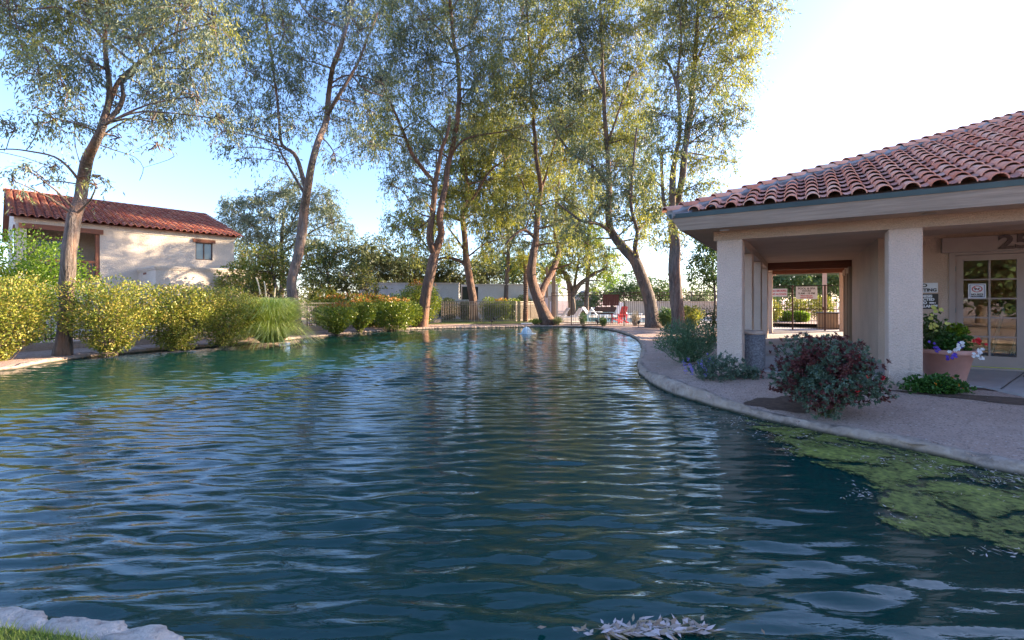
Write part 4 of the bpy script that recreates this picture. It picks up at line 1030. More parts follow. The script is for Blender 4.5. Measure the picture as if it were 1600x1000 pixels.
tree('eucalyptus_tree', 'thick trunked eucalyptus leaning left in front of the pool fence', 25.4,
  [[(1022,511,17),(1019,492,14.5),(1012,465,13),(1003,436,12.5),(992,410,12),(976,390,11),(962,373,9.5),(953,357,8),(950,335,7),(950,312,6.5),(952,285,6),(950,240,5.2),(946,180,4.4),(941,100,3.6),(938,20,3),(936,-40,2)],
   [(1000,425,7),(996,405,6),(992,385,5),(995,362,4),(986,325,3.4),(988,270,2.6),(995,200,2)],
   [(955,363,4),(940,352,3.6),(925,348,3.2),(907,345,2.8),(890,332,2.2),(868,315,1.5)],
   [(950,292,4),(937,271,3.6),(925,258,3.2),(912,251,2.8),(892,238,2.4),(874,214,2),(856,182,1.5)],
   [(950,220,3),(965,180,2.4),(985,120,1.8)],
   [(945,150,2.4),(925,110,2),(905,60,1.4)]],
  [(900,25,38),(945,35,40),(990,45,38),(905,85,36),(950,95,36),(995,105,34),(905,145,32),(955,155,34),(1000,160,30),(890,195,28),(935,205,30),(980,215,30),(1010,215,24),(910,240,24),(960,260,28),(1000,265,26),(925,290,22),(975,300,24),(1010,305,22),(895,320,20),(940,320,20),(985,340,20),(1010,345,16),(900,355,18),(915,375,14),(1000,370,14),(1022,372,12),(965,345,14),(880,345,14),(950,390,10),(1028,330,12),(900,-40,45),(960,-40,50),(1010,-30,40)],
  M['leaf_euc'], M['bark'], .95, .18, .023, EG, seed=6, spread=2.2, second=(M['leaf_euc_y'], .10))
tree('eucalyptus_tree', 'upright multi stemmed eucalyptus beside the clubhouse roof corner', 21.5,
  [[(1059,520,15),(1058,495,13.5),(1056,460,13.5),(1054,420,13),(1053,380,12),(1054,345,10),(1060,310,8),(1067,275,7.5),(1070,235,7),(1077,187,6.5),(1082,137,6),(1086,90,5),(1088,50,4),(1092,0,3)],
   [(1053,365,8),(1050,330,7.5),(1051,290,7),(1056,245,5),(1063,205,4),(1060,150,3.5),(1060,115,3),(1064,65,2.4),(1062,10,2)],
   [(1046,350,4.5),(1038,320,4),(1035,280,3.6),(1034,240,3)],
   [(1059,140,3.6),(1050,112,3),(1042,97,2.6),(1032,92,2)],
   [(1086,95,3),(1105,58,2.5),(1128,28,2),(1168,2,1.3)],
   [(1075,200,2.6),(1095,165,2),(1120,130,1.5)],
   [(1070,235,2.4),(1090,215,1.8),(1110,200,1.2)]],
  [(1040,20,38),(1085,30,40),(1130,20,36),(1175,15,30),(1208,14,17),(1190,45,22),(1150,55,30),(1050,75,34),(1100,85,36),(1145,100,28),(1178,85,18),(1172,125,17),(1055,130,30),(1100,140,34),(1140,150,24),(1035,180,28),(1085,195,30),(1125,195,26),(1155,170,16),(1160,195,10),(1040,235,26),(1090,250,28),(1130,240,18),(1148,255,10),(1020,280,22),(1085,295,22),(1115,285,14),(1050,310,20),(1100,318,12),(1020,325,18),(1045,350,18),(1072,340,14),(1040,-40,45),(1100,-40,50),(1160,-30,40),(1040,380,12),(1070,370,10),(1062,395,8)],
  M['leaf_euc'], M['bark'], .90, .16, .020, EG, seed=7, spread=1.9, second=(M['leaf_euc_y'], -.15))

# trees farther back
BG_ = 'trees far behind the pond'
tree('background_tree', 'large grey green tree behind the red roofed house corner', 42,
  [[(440,480,5),(442,430,5),(440,380,4),(445,330,2.5)],[(440,420,3),(410,370,2),(380,340,1.4)],[(442,400,3),(490,360,2),(530,345,1.4)],[(440,380,2.5),(470,320,1.6)]],
  [(370,335,24),(400,315,24),(440,300,24),(470,320,24),(360,370,20),(395,360,26),(430,345,26),(470,365,26),(510,310,22),(520,345,20),(540,360,14),(500,385,24),(545,375,9),(420,390,26),(380,400,22),(360,320,14),(460,285,14),(505,330,16)],
  M['leaf_euc'], M['bark_dark'], 1.2, .22, .034, BG_, seed=8, spread=2.5)
tree('background_tree', 'brownish olive bushy tree between house wall and slender eucalyptus', 22.6,
  [[(430,505,5),(432,460,4),(425,420,3)],[(430,470,3),(400,440,2),(375,430,1.4)],[(432,460,3),(460,430,2),(480,410,1.4)]],
  [(358,432,13),(350,450,11),(372,420,14),(375,440,18),(395,445,18),(400,425,24),(400,400,20),(430,400,22),(430,430,26),(455,420,22),(385,455,18),(350,450,12),(420,455,24),(455,455,22),(480,400,18)],
  M['leaf_hedge'], M['bark_dark'], 1.0, .11, .028, BG_, seed=9, spread=.8, droop=.2, second=(M['leaf_dark'], -.1))
tree('background_tree', 'dark tangled tree right of the slender eucalyptus', 29,
  [[(515,500,5),(515,460,4),(510,420,3)],[(515,460,3),(545,430,2),(560,405,1.4)],[(512,440,2.6),(490,410,1.6)]],
  [(500,400,20),(525,395,20),(510,425,26),(545,430,24),(570,445,20),(500,450,22),(540,455,22),(485,430,16),(560,420,16),(490,465,12),(590,455,12)],
  M['leaf_dark'], M['bark_dark'], 1.1, .15, .032, BG_, seed=10, spread=1.5, droop=.3, second=(M['leaf_hedge'], .15))
for i, (cx, lab, lf_, bl) in enumerate((
   (575, 'light green tree top over the dark olives left of the twisted trunk', 'leaf_olive', [(560,400,16),(580,395,18),(600,400,20),(590,425,18),(620,410,16),(560,425,14),(575,385,8),(545,400,8)]),
   (620, 'dark olive tree mass above the white wall left of the twisted trunk', 'leaf_dark', [(600,430,16),(625,430,18),(650,430,18),(640,410,16),(620,445,12),(590,445,10),(660,445,14)]),
   (690, 'dark drooping tree above the white wall behind the twisted trunk', 'leaf_dark', [(680,430,18),(700,425,18),(720,430,16),(665,420,14),(700,405,12),(690,440,12),(655,435,14),(715,450,10)]),
   (760, 'silvery green olive tree overhanging the gap in the white building', 'leaf_olive', [(750,425,16),(762,410,14),(740,445,12),(755,440,14),(770,430,10),(725,455,8),(738,425,10)]),
   (800, 'green trees above the white building left of the palm', 'leaf_green', [(790,420,14),(805,405,14),(795,435,12),(820,425,14),(775,415,10),(835,430,12),(785,400,8),(840,410,10),(860,425,12),(875,410,10)]))):
    Y_ = 42 + 2 * i
    tree('background_tree', lab, Y_, [[(cx, 492, 4), (cx + 2, 455, 3), (cx, 425, 2)]], [(a_, b_, c_ * 1.6) for a_, b_, c_ in bl], M[lf_], M['bark_dark'], 1.0, .24, .05, BG_, seed=20 + i, spread=1.5, droop=.4, twigs=False)
for i, (Y_, lab, lm, bl) in enumerate((
   (37, 'pale green eucalyptus behind the gap between twisted and forked trunks', [[(790,497,5),(792,440,4.5),(795,380,4),(790,300,3),(788,220,2)],[(794,390,3),(815,340,2),(830,290,1.4)],[(793,360,3),(770,310,2),(755,270,1.4)]],
     [(790,205,34),(820,240,34),(765,255,30),(800,290,34),(840,290,26),(760,310,26),(820,335,28),(785,345,26),(750,350,18),(840,380,20),(805,385,22),(770,390,16),(740,300,22),(850,340,18),(800,150,34),(760,190,28)]),
   (39, 'yellow green eucalyptus behind the leaning trunk', [[(915,497,5),(918,440,4.5),(920,380,4),(925,300,3),(925,200,2)],[(920,390,3),(900,340,2),(880,300,1.4)],[(922,360,3),(945,310,2),(965,270,1.4)]],
     [(880,235,34),(915,215,36),(950,230,34),(985,240,30),(890,285,30),(925,275,32),(960,300,26),(900,330,26),(870,330,22),(935,330,24),(875,365,18),(915,365,20),(1000,290,24),(990,190,30),(930,160,36),(880,180,32),(1015,330,18)]),
   (36, 'thin crowned eucalyptus directly behind the twisted trunk', [[(668,495,4),(672,440,3.6),(676,380,3),(680,310,2.4),(682,240,1.6)],[(675,400,2),(650,360,1.4),(630,320,1)]],
     [(700,190,28),(670,225,28),(715,250,26),(690,280,24),(660,300,22),(720,310,24),(640,325,16),(735,280,22),(690,340,16),(745,240,24),(640,250,18)]))):
    tree('background_tree', lab, Y_, lm, bl, M['leaf_euc_y'], M['bark'], .9, .22, .032, BG_, seed=70 + i, spread=2.2, second=(M['leaf_euc'], .1), twigs=False)
tree('spreading_tree', 'broad bright yellow green tree with dark trunk behind the pool', 39,
  [[(893,496,8),(893,475,7.5),(892,455,7),(886,435,5),(875,415,3)],[(893,462,6),(905,445,5),(925,430,3.6),(948,418,2.4)],[(892,460,4),(900,430,3),(905,400,2)]],
  [(870,400,20),(895,385,22),(920,390,20),(945,400,16),(860,430,16),(885,420,18),(915,415,16),(940,425,16),(958,425,12),(930,370,16),(900,360,14),(960,400,10),(968,415,7),(868,450,10),(930,445,8),(950,440,8),(880,370,12)],
  M['leaf_euc_y'], M['bark_dark'], 1.2, .17, .036, BG_, seed=30, spread=2.0, droop=.3, second=(M['leaf_bright'], .1))
for i, (cx, lab, bl) in enumerate((
   (955, 'low feathery green tree behind the wooden panel', [(925,460,10),(940,458,12),(955,455,10),(910,470,8),(930,470,8)]),
   (985, 'feathery green mesquite seen left of the leaning trunk', [(970,450,14),(990,445,14),(980,462,10),(1000,458,12),(960,460,10)]),
   (1030, 'feathery green mesquite seen between the two right trunks', [(1015,448,12),(1035,450,13),(1025,462,12),(1048,460,12),(1005,465,8),(1045,470,8)]),
   (1080, 'grey green mesquite behind the fence right of the upright trunk', [(1075,465,12),(1095,462,12),(1110,468,10),(1085,478,10),(1105,480,8)]))):
    Y_ = 50 + 1.5 * i
    tree('mesquite_tree', lab, Y_, [[(cx, 486, 2.5), (cx + 1, 470, 2), (cx, 455, 1.2)]], [(a_, b_, c_ * 1.6) for a_, b_, c_ in bl], M['leaf_green'], M['bark_dark'], .9, .22, .045, 'mesquite trees beyond the pool', seed=40 + i, spread=1.2, droop=.2, twigs=False)
tree('young_tree', 'bright green leafy tree left of the first pillar', 24,
  [[(1116,505,3),(1117,460,2.6),(1114,420,2),(1110,395,1.2)],[(1116,455,1.6),(1100,440,1.2),(1085,425,.8)]],
  [(1100,375,14),(1112,390,16),(1095,400,14),(1110,415,16),(1090,425,12),(1105,440,14),(1120,430,14),(1085,440,8),(1125,375,14),(1080,410,7),(1130,400,14)],
  M['leaf_bright'], M['bark_dark'], 1.5, .11, .035, None, seed=50, spread=1.0, droop=.3, twigs=False, second=(M['leaf_green'], .0))
for i, (cx, lab, bl) in enumerate((
   (1215, 'dark green tree seen over the left half of the walkway gate', [(1200,420,18),(1220,430,20),(1205,445,16),(1225,450,16),(1190,440,14),(1240,425,16),(1235,410,14)]),
   (1280, 'dark green tree seen over the right half of the walkway gate', [(1255,425,20),(1275,440,20),(1260,450,16),(1290,425,18),(1300,445,18),(1285,460,14),(1320,430,20),(1270,410,14)]))):
    tree('background_tree', lab, 40 + i, [[(cx, 500, 3), (cx, 460, 3), (cx + 1, 430, 2)]], [(a_, b_, c_ * 1.4) for a_, b_, c_ in bl], M['leaf_green'], M['bark_dark'], 1.5, .24, .06, 'dark trees beyond the walkway', seed=60 + i, spread=1.5, droop=.4, twigs=False)

def back_tree(loc, hgt, r, lab, sd2):
    t = thing('street_tree', lab, 'tree', loc, 0, 'trees behind the viewer mirrored in the door glass'); rg = np.random.default_rng(sd2)
    b = MB(); b.tube(catmull([(0, 0, -.1), (.1, 0, hgt * .4), (0, .1, hgt * .8)], .4), np.linspace(.25, .08, len(catmull([(0, 0, -.1), (.1, 0, hgt * .4), (0, .1, hgt * .8)], .4))), 9, True, .12); b.build('trunk', M['bark'], t, True)
    n = 7000; q = unit(rg.normal(0, 1, (n, 3))) * (rg.random((n, 1)) ** .35) * np.array([r, r, hgt * .42]) * (1 + .3 * pn(unit(rg.normal(0, 1, (n, 3))) * 3, 1, sd2))[:, None] + np.array([0, 0, hgt * .58])
    quads_obj('crown', kites(q, unit(rg.normal(0, 1, (n, 3))), .45, .12), M['leaf_green'], t)
for i, (x_, y_, h_, r_) in enumerate(((-4, -14, 8, 4), (3.5, -13, 7, 3.5), (-11, -12, 9, 4.5), (-1, -20, 10, 5))):
    back_tree((x_, y_, .1), h_, r_, ('broad green tree behind the viewpoint seen only in the door glass', 'smaller green tree right behind the viewpoint', 'tall green tree far left behind the viewpoint', 'tallest green tree well behind the viewpoint')[i], 90 + i)
# palm with a slim ringed trunk
pt_ = thing('palm_tree', 'slim palm with a diamond patterned trunk behind the fountain', 'palm', (X(821, 31.8), 31.8, .1))
b = MB(); zs = np.linspace(0, 4.4, 60); b.tube(np.stack([.02 * np.sin(zs), 0 * zs, zs], 1) + np.array([0, 0, -.05]), .17 + .035 * (np.arange(60) % 2) - .01 * zs, 10, True, .1, 3); b.build('trunk', M['bark_red'], pt_)
lv = []
for i in range(34):
    a = i * 2.4; el = R(65 - 115 * (i / 34)); n = 14; t_ = np.linspace(.1, 1, n)
    Lf = 1.3; d_ = np.array([math.cos(a) * math.cos(el), math.sin(a) * math.cos(el), math.sin(el)])
    p = np.array([0, 0, 4.45]) + d_ * t_[:, None] * Lf + np.array([0, 0, -.7]) * (t_ ** 2)[:, None]
    sd_ = np.array([-math.sin(a), math.cos(a), 0])
    for s_ in (-1, 1): lv.append(kites(p, unit(np.tile(d_ * .6 + sd_ * s_ * .8 + np.array([0, 0, -.35]), (n, 1)) + RNG.normal(0, .1, (n, 3))), .38, .018))
quads_obj('fronds', np.concatenate(lv), M['leaf_hedge'], pt_)

# ------------------------------------------------------------------ shrubs
def shrub(name, label, px, Y, wpx, toppx, leaf, n=4000, L=.075, W=.02, z0=None, dep=None, grp=None, vase=.5, p=2.6, tips=None, seed=0, lump=.15, cat='shrub', stems=12, stemm=None, ry=0, low=0.0, up=.3, shell=.45):
    rg = np.random.default_rng(seed + 500)
    z0 = float(gz(X(px, Y), Y)) if z0 is None else z0
    wx_ = wpx * Y / F / 2; H = Z(toppx, Y) - z0; wy_ = dep / 2 if dep else wx_
    t = thing(name, label, cat, (X(px, Y), Y, z0), 0, grp)
    d_ = unit(rg.normal(0, 1, (n, 3)))
    rs = 1 / (np.abs(d_) ** p).sum(1) ** (1 / p)
    rr = rs * (rg.random(n) ** shell) * (1 + lump * pn(d_ * 3, 1.0, seed) + lump * .6 * pn(d_ * 8, 1.0, seed + 2))
    q = d_ * rr[:, None]
    hz = np.clip((q[:, 2] + 1) / 2, 0, 1.1)
    taper = vase + (1 - vase) * ss(0, .55, hz)
    pos = np.stack([q[:, 0] * wx_ * taper, q[:, 1] * wy_ * taper, low * H + hz * H * (1 - low)], 1)
    ks = pn(pos, 5.0 / max(.5, wx_), seed + 1) > -.5
    pos = pos[ks]; q = q[ks]; n = len(pos)
    dd = unit(unit(q) * .7 + np.array([0, 0, up]) + rg.normal(0, .6, (n, 3)))
    v = kites(pos, dd, L * rg.uniform(.6, 1.25, n), W * rg.uniform(.7, 1.3, n))
    if tips:
        tm_ = (pos[:, 2] > H * .86) & (rg.random(n) < .6)
        vq = v.reshape(-1, 4, 3); tag(quads_obj('new_growth', vq[tm_].reshape(-1, 3), tips, t), kind='stuff'); quads_obj('foliage', vq[~tm_].reshape(-1, 3), leaf, t)
    else: quads_obj('foliage', v, leaf, t)
    sb = MB()
    for i in range(stems):
        e = pos[rg.integers(n)] * np.array([.85, .85, .9]); s0 = np.array([rg.normal(0, .08), rg.normal(0, .08), -.05])
        m_ = s0 * .5 + e * .45 + np.array([rg.normal(0, .06), rg.normal(0, .06), .02])
        sb.tube(catmull([s0, m_, e], .15), np.linspace(.016, .005, len(catmull([s0, m_, e], .15))), 5, False)
        for k_ in range(2):
            e2 = e + rg.normal(0, .15, 3) * H; e2[2] = max(.1, min(H, e2[2])); sb.tube(np.array([m_, (m_ + e2) / 2 + rg.normal(0, .03, 3), e2]), [.008, .006, .003], 4, False)
    sb.build('stems', stemm or M['twig'], t)
    return t
HG = 'clipped hedge bushes along the left bank'
shrub('hedge_bush', 'large yellow green hedge bush at the left frame edge', 0, 11.4, 128, 432, M['leaf_hedge'], 14000, .07, .019, grp=HG, vase=.4, seed=1, stems=26, dep=1.7, p=3.4)
shrub('hedge_bush', 'yellow green hedge bush right of the thick leaning trunk', 171, 12.8, 134, 439, M['leaf_hedge'], 16000, .07, .019, grp=HG, vase=.36, seed=2, stems=26, dep=1.8, p=3.6)
shrub('hedge_bush', 'yellow green hedge bush in the middle of the left hedge below the house wing', 276, 14.2, 122, 446, M['leaf_hedge'], 17000, .07, .019, grp=HG, vase=.4, seed=3, stems=22, dep=1.8, p=3.6)
shrub('hedge_bush', 'hedge bush tinged orange left of the pampas grass', 348, 15.3, 106, 451, M['leaf_hedge'], 14000, .07, .019, grp=HG, vase=.45, seed=4, stems=20, dep=1.8, p=3.4)
shrub('hedge_bush', 'dark based hedge bush half hidden by the pampas grass', 385, 17.6, 55, 462, M['leaf_hedge'], 5000, .085, .023, grp=HG, vase=.7, seed=5, stems=12)
shrub('leafy_bush', 'tall bright green bush between the thick trunk and the left frame edge', 50, 14.8, 150, 362, M['leaf_bright'], 11000, .10, .028, seed=6, lump=.3, vase=.6, z0=.1, dep=2.4, shell=.5)
shrub('leafy_bush', 'dull yellow bush at the left edge below the house gable', -10, 14.2, 120, 405, M['leaf_hedge'], 6000, .09, .024, seed=7, lump=.25)
PH = 'rounded photinia bushes along the far left bank'
shrub('photinia_bush', 'nearest rounded photinia with orange top right of the slender trunk', 525, 20.9, 62, 474, M['leaf_photinia'], 6500, .105, .030, grp=PH, vase=.4, tips=M['leaf_red'], seed=11, stems=16)
shrub('photinia_bush', 'second photinia from the slender trunk with bare lower stems', 563, 22.2, 50, 466, M['leaf_photinia'], 5500, .105, .030, grp=PH, vase=.35, tips=M['leaf_red'], seed=12, stems=16)
shrub('photinia_bush', 'dense dome shaped photinia left of the twisted trunk', 617, 23.9, 72, 465, M['leaf_photinia'], 8500, .105, .030, grp=PH, vase=.7, tips=M['leaf_red'], seed=13, stems=8)
shrub('photinia_bush', 'small photinia touching the left side of the twisted trunk', 648, 25.6, 28, 475, M['leaf_photinia'], 2500, .105, .030, grp=PH, vase=.7, seed=14, stems=6)
shrub('photinia_bush', 'tall round photinia behind the twisted trunk', 657, 28.6, 64, 438, M['leaf_photinia'], 9000, .12, .034, grp=PH, vase=.85, tips=M['leaf_red'], seed=15, stems=5, z0=.1, p=2.2)
shrub('photinia_bush', 'photinia hedge row with orange shoots behind the two low bushes', 545, 25.4, 110, 460, M['leaf_photinia'], 9000, .12, .034, grp=PH, vase=.9, tips=M['leaf_red'], seed=16, dep=1.6, stems=5, p=4)
shrub('photinia_bush', 'orange topped photinia behind the dome shaped one', 593, 25.8, 50, 461, M['leaf_photinia'], 4500, .12, .034, grp=PH, vase=.8, tips=M['leaf_red'], seed=17, stems=5)
shrub('leafy_bush', 'light green loose shrub in front of the dark tangled tree', 500, 26, 60, 450, M['leaf_hedge'], 3500, .12, .034, seed=18, lump=.25)
shrub('leafy_bush', 'green flowering shrub below the white wall left of the twisted trunk', 625, 31, 90, 458, M['leaf_green'], 5000, .14, .035, seed=19, lump=.3, dep=2)
RG = 'round clipped shrubs behind the picket fence'
for i, (px, Y_, w_, tp, lab) in enumerate(((700, 33.5, 34, 465, 'round clipped shrub next to the twisted trunk behind the picket fence'), (727, 34, 26, 471, 'low clipped shrub at the foot of the pale trunk'), (765, 33.3, 34, 465, 'wide clipped shrub right of the pale trunk'), (784, 32.6, 30, 466, 'orange leaved clipped shrub in the middle behind the picket fence'), (802, 33.6, 32, 466, 'round clipped shrub just left of the palm trunk'), (818, 36.5, 28, 461, 'round clipped shrub directly behind the palm trunk'), (838, 36.5, 22, 468, 'last clipped shrub left of the forked tree'))):
    shrub('round_shrub', lab, px, Y_, w_, tp, M['leaf_photinia'] if i not in (0, 1) else M['leaf_olive'], 3800, .11, .034, z0=.1, grp=RG, vase=.85, seed=30 + i, stems=4, tips=M['leaf_red'] if i == 3 else None, p=2.3, lump=.05)

# pampas grass
def blades_mesh(base, n, Lr, spread, w0, rg, lean=(0, 0), segs=6, r0=.25, grav=1.0):
    a = rg.random(n) * 6.28; el = np.abs(rg.normal(0, spread, n)); L = rg.uniform(*Lr, n)
    s0 = np.stack([np.cos(a) * r0 * rg.random(n), np.sin(a) * r0 * rg.random(n), np.zeros(n)], 1)
    out = np.stack([np.cos(a) + lean[0], np.sin(a) + lean[1], 0 * a], 1); out = unit(out)
    ps = []; t_ = np.linspace(0, 1, segs)
    for t1 in t_:
        hor = np.sin(el) * L * t1 + .20 * L * t1 ** 2.4; ver = np.cos(el) * L * t1 - grav * .52 * L * t1 ** 3
        ps.append(s0 + out * hor[:, None] + np.array([0, 0, 1]) * ver[:, None])
    ps = np.stack(ps, 1); sd_ = np.cross(out, [0, 0, 1]); wv = w0 * (1 - t_ ** 2 * .92)
    Lf = ps - sd_[:, None, :] * wv[None, :, None]; Rt = ps + sd_[:, None, :] * wv[None, :, None]
    v = np.stack([Lf[:, :-1], Rt[:, :-1], Rt[:, 1:], Lf[:, 1:]], 2)
    return v.reshape(-1, 3)
pp = thing('pampas_grass', 'big arching light green pampas grass clump at the water edge', 'grass clump', (X(424, 16.6), 16.6, .1))
rg = np.random.default_rng(77)
quads_obj('blades', np.concatenate([blades_mesh(None, 2300, (2.0, 3.1), .28, .015, rg, (.08, -.35), 8, .35, .95), blades_mesh(None, 1500, (1.2, 2.0), .50, .012, rg, (.15, -.6), 8, .4, 1.3)]), M['pampas'], pp)
b = MB()
for (dx, h_) in ((-.32, 2.15), (-.15, 2.0), (.08, 1.75)):
    b.tube(catmull([(dx * .4, 0, 0), (dx * .8, 0, h_ * .6), (dx * 1.5, 0, h_)], .2), .006, 5); b.tube(catmull([(dx * 1.3, 0, h_ * .82), (dx * 1.5, 0, h_), (dx * 1.8, 0, h_ + .25)], .06), [.012] + [.03] * 5 + [.012] if False else .022, 6)
b.build('plumes', M['plume'], pp)

# plants at the right
shrub('penstemon_bush', 'airy green shrub on the bank left of the first pillar', 1073, 10.6, 96, 502, M['leaf_pen'], 11000, .065, .008, seed=41, vase=.6, p=2, lump=.2, stems=30, z0=.12, stemm=M['leaf_pen'], up=.9)
shrub('leafy_bush', 'small dark bush between the leaning and the upright trunk', 1042, 24.5, 26, 483, M['leaf_green'], 2600, .1, .03, seed=42, lump=.2)
shrub('leafy_bush', 'sunlit yellow green bush right of the upright trunk', 1078, 23.5, 36, 477, M['leaf_euc_y'], 3500, .1, .03, seed=43, lump=.2)
shrub('leafy_bush', 'sparse dark twiggy bush left of the first pillar base', 1112, 14.5, 34, 478, M['leaf_dark'], 1500, .07, .018, seed=44, lump=.3, stems=16)
shrub('grass_tuft', 'small light green tuft left of the forked tree base', 838, 28.3, 22, 499, M['grass'], 900, .16, .012, seed=45, p=2, cat='plant', up=1.5)
shrub('grass_tuft', 'small grey green tuft right of the forked tree base', 871, 27.9, 18, 497, M['leaf_olive'], 800, .16, .012, seed=46, p=2, cat='plant', up=1.5)
for i, (px, w_, tp, lab) in enumerate(((911, 12, 490, 'small upright palm like plant at the left of the pool fence'), (942, 12, 498, 'low green plant at the pool fence left of the red chair'), (993, 12, 487, 'straw coloured spiky plant right of the red chair'))):
    shrub('spiky_plant', lab, px, 26.9, w_, tp, M['leaf_green'] if i < 2 else M['plume'], 500, .18, .014, seed=47 + i, p=2, cat='plant', up=1.0, vase=.5)
for i, (px, Y_, w_, tp, m_, lab) in enumerate(((1205, 31, 30, 470, 'leaf_hedge', 'green and yellow shrub left behind the walkway gate'), (1228, 32, 22, 487, 'leaf_bright', 'low lime yellow shrub behind the middle of the gate'), (1252, 31, 20, 487, 'leaf_bright', 'bright lime yellow shrub right of the low one behind the gate'), (1285, 33, 34, 462, 'leaf_hedge', 'yellow topped shrub behind the outdoor counter'), (1245, 34, 34, 465, 'leaf_hedge', 'broad yellow green hedge behind the two lime shrubs'), (1200, 35, 40, 455, 'leaf_green', 'tall green shrub at the left end behind the gate'))):
    shrub('garden_shrub', lab, px, Y_, w_, tp, M[m_], 2600, .13, .036, z0=.1, seed=52 + i, grp='shrubs beyond the walkway gate', vase=.8, stems=4)

# burgundy feathery shrub
rg = np.random.default_rng(5)
bs = thing('wine_shrub', 'dark red and green feathery shrub with red flowers in front of the porch', 'shrub', (X(1290, 5.95), 5.95, .13))
def clusters(nc, rx, ry, H, seed, low=.05):
    r_ = np.random.default_rng(seed); d_ = unit(r_.normal(0, 1, (nc, 3))); q = d_ * (r_.random((nc, 1)) ** .4) * (1 + .30 * pn(d_ * 3, 1, seed) + .22 * pn(d_ * 7, 1, seed + 4))[:, None]
    return np.stack([q[:, 0] * rx, q[:, 1] * ry, np.clip(low + (q[:, 2] + 1) / 2 * H, .03, None)], 1), d_
def whorls(c, d_, k, L, W, rgn, fl=.8):
    n = len(c); c2 = np.repeat(c, k, 0); d2 = np.repeat(d_, k, 0)
    dd = unit(d2 * .7 + rgn.normal(0, fl, (n * k, 3)) + np.array([0, 0, .15])); return kites(c2 + rgn.normal(0, .006, (n * k, 3)), dd, L * rgn.uniform(.6, 1.2, n * k), W * rgn.uniform(.7, 1.2, n * k))
c1, d1 = clusters(2700, .64, .56, .96, 5)
red = (pn(c1, 7, 1) + rg.normal(0, .35, len(c1)) + (c1[:, 2] - .5) * .6) > .06
quads_obj('wine_leaves', whorls(c1[red], d1[red], 17, .040, .0085, rg), M['leaf_wine'], bs)
quads_obj('green_leaves', whorls(c1[~red], d1[~red], 17, .044, .0085, rg), M['leaf_sage'], bs)
b = MB()
for i in range(42):
    e = c1[rg.integers(len(c1))]; b.tube(catmull([(rg.normal(0, .05), rg.normal(0, .05), -.05), e * .5 + np.array([0, 0, .08]), e], .1), .006, 5, False)
b.build('stems', M['leaf_dark'], bs)
fl = c1[np.argsort(rg.random(len(c1)) + (c1[:, 1] > -.25) * 1.0)[:9]] + np.array([0, -.03, 0])
quads_obj('flowers', whorls(fl, unit(rg.normal(0, 1, (9, 3))), 10, .022, .010, rg), M['red_petal'], bs)

# blue flowered sage at the foot of the first pillar
sg = thing('sage_plant', 'grey green sage with violet flower spikes at the foot of the left pillar', 'plant', (X(1123, 7.95), 7.95, .14))
c1, d1 = clusters(420, .50, .38, .50, 9); quads_obj('foliage', whorls(c1, d1, 14, .045, .009, rg), M['leaf_sage'], sg)
b = MB(); sp_ = []
for i in range(26):
    left = i < 16
    x_, y_ = (rg.uniform(-.62, -.12), rg.uniform(-.3, .2)) if left else (rg.uniform(-.1, .5), rg.uniform(-.4, 0))
    h_ = rg.uniform(.28, .58); top = np.array([x_, y_, h_]); b.tube(catmull([(x_ * .3, y_ * .3, 0), (x_ * .8, y_ * .8, h_ * .55), top], .1), .003, 4, False)
    if left: sp_.append(top + np.stack([rg.normal(0, .012, 9), rg.normal(0, .012, 9), -rg.random(9) * .14], 1))
b.build('stems', M['leaf_sage'], sg)
sp_ = np.concatenate(sp_); tag(quads_obj('flower_spikes', whorls(sp_, unit(rg.normal(0, 1, (len(sp_), 3))), 4, .022, .008, rg), M['lilac'], sg), kind='stuff')
s2 = thing('sage_plant', 'small silvery low plant right of the left pillar foot', 'plant', (X(1168, 8.0), 8.0, .15))
c1, d1 = clusters(150, .28, .2, .26, 12); quads_obj('foliage', whorls(c1, d1, 12, .045, .009, rg), M['leaf_sage'], s2)
# lantana
ln = thing('lantana_plant', 'low bright green lantana with orange flowers in front of the pot', 'plant', (X(1464, 6.72), 6.72, .19))
c1, d1 = clusters(520, .44, .26, .30, 15, .02); quads_obj('foliage', whorls(c1, d1, 9, .05, .015, rg, .6), M['leaf_lantana'], ln)
fl = c1[rg.choice(len(c1), 10)] + np.array([0, -.03, .03]); quads_obj('flowers', whorls(fl, unit(rg.normal(0, 1, (10, 3))), 12, .018, .008, rg), M['orange_petal'], ln)
# terracotta pot with flowers
PX_, PY_ = X(1477, 7.55), 7.55
PS = .93
pot = thing('flower_pot', 'large pink terracotta pot between the right pillar and the door', 'pot', (PX_, PY_, FLOOR - .02))
b = MB(); b.lathe([(0, 0), (.23, 0), (.245, .02), (.345, .47), (.375, .475), (.385, .50), (.385, .545), (.365, .555), (.34, .55), (.33, .50), (0, .48)], sides=48); b.build('body', M['terracotta_pot'], pot, True)
b = MB(); b.lathe([(0, .505), (.332, .505)], sides=24); b.build('soil', M['soil'], pot)
fp = thing('potted_flowers', 'white, purple and red flowers with green foliage growing in the pot', 'plant', (PX_, PY_, FLOOR + .48))
c1, d1 = clusters(330, .36, .30, .36, 21, -.02); quads_obj('geranium_leaves', whorls(c1, d1, 7, .05, .022, rg, .6), M['leaf_lantana'], fp)
c1, d1 = clusters(230, .19, .18, .66, 22, .0); c1[:, 0] -= .24; quads_obj('tall_leaves', whorls(c1, d1, 9, .045, .016, rg, .6), M['leaf_green'], fp)
c1, d1 = clusters(120, .17, .14, .30, 24, .18); c1[:, 0] += .16; quads_obj('light_leaves', whorls(c1, d1, 9, .05, .02, rg, .6), M['leaf_bright'], fp)
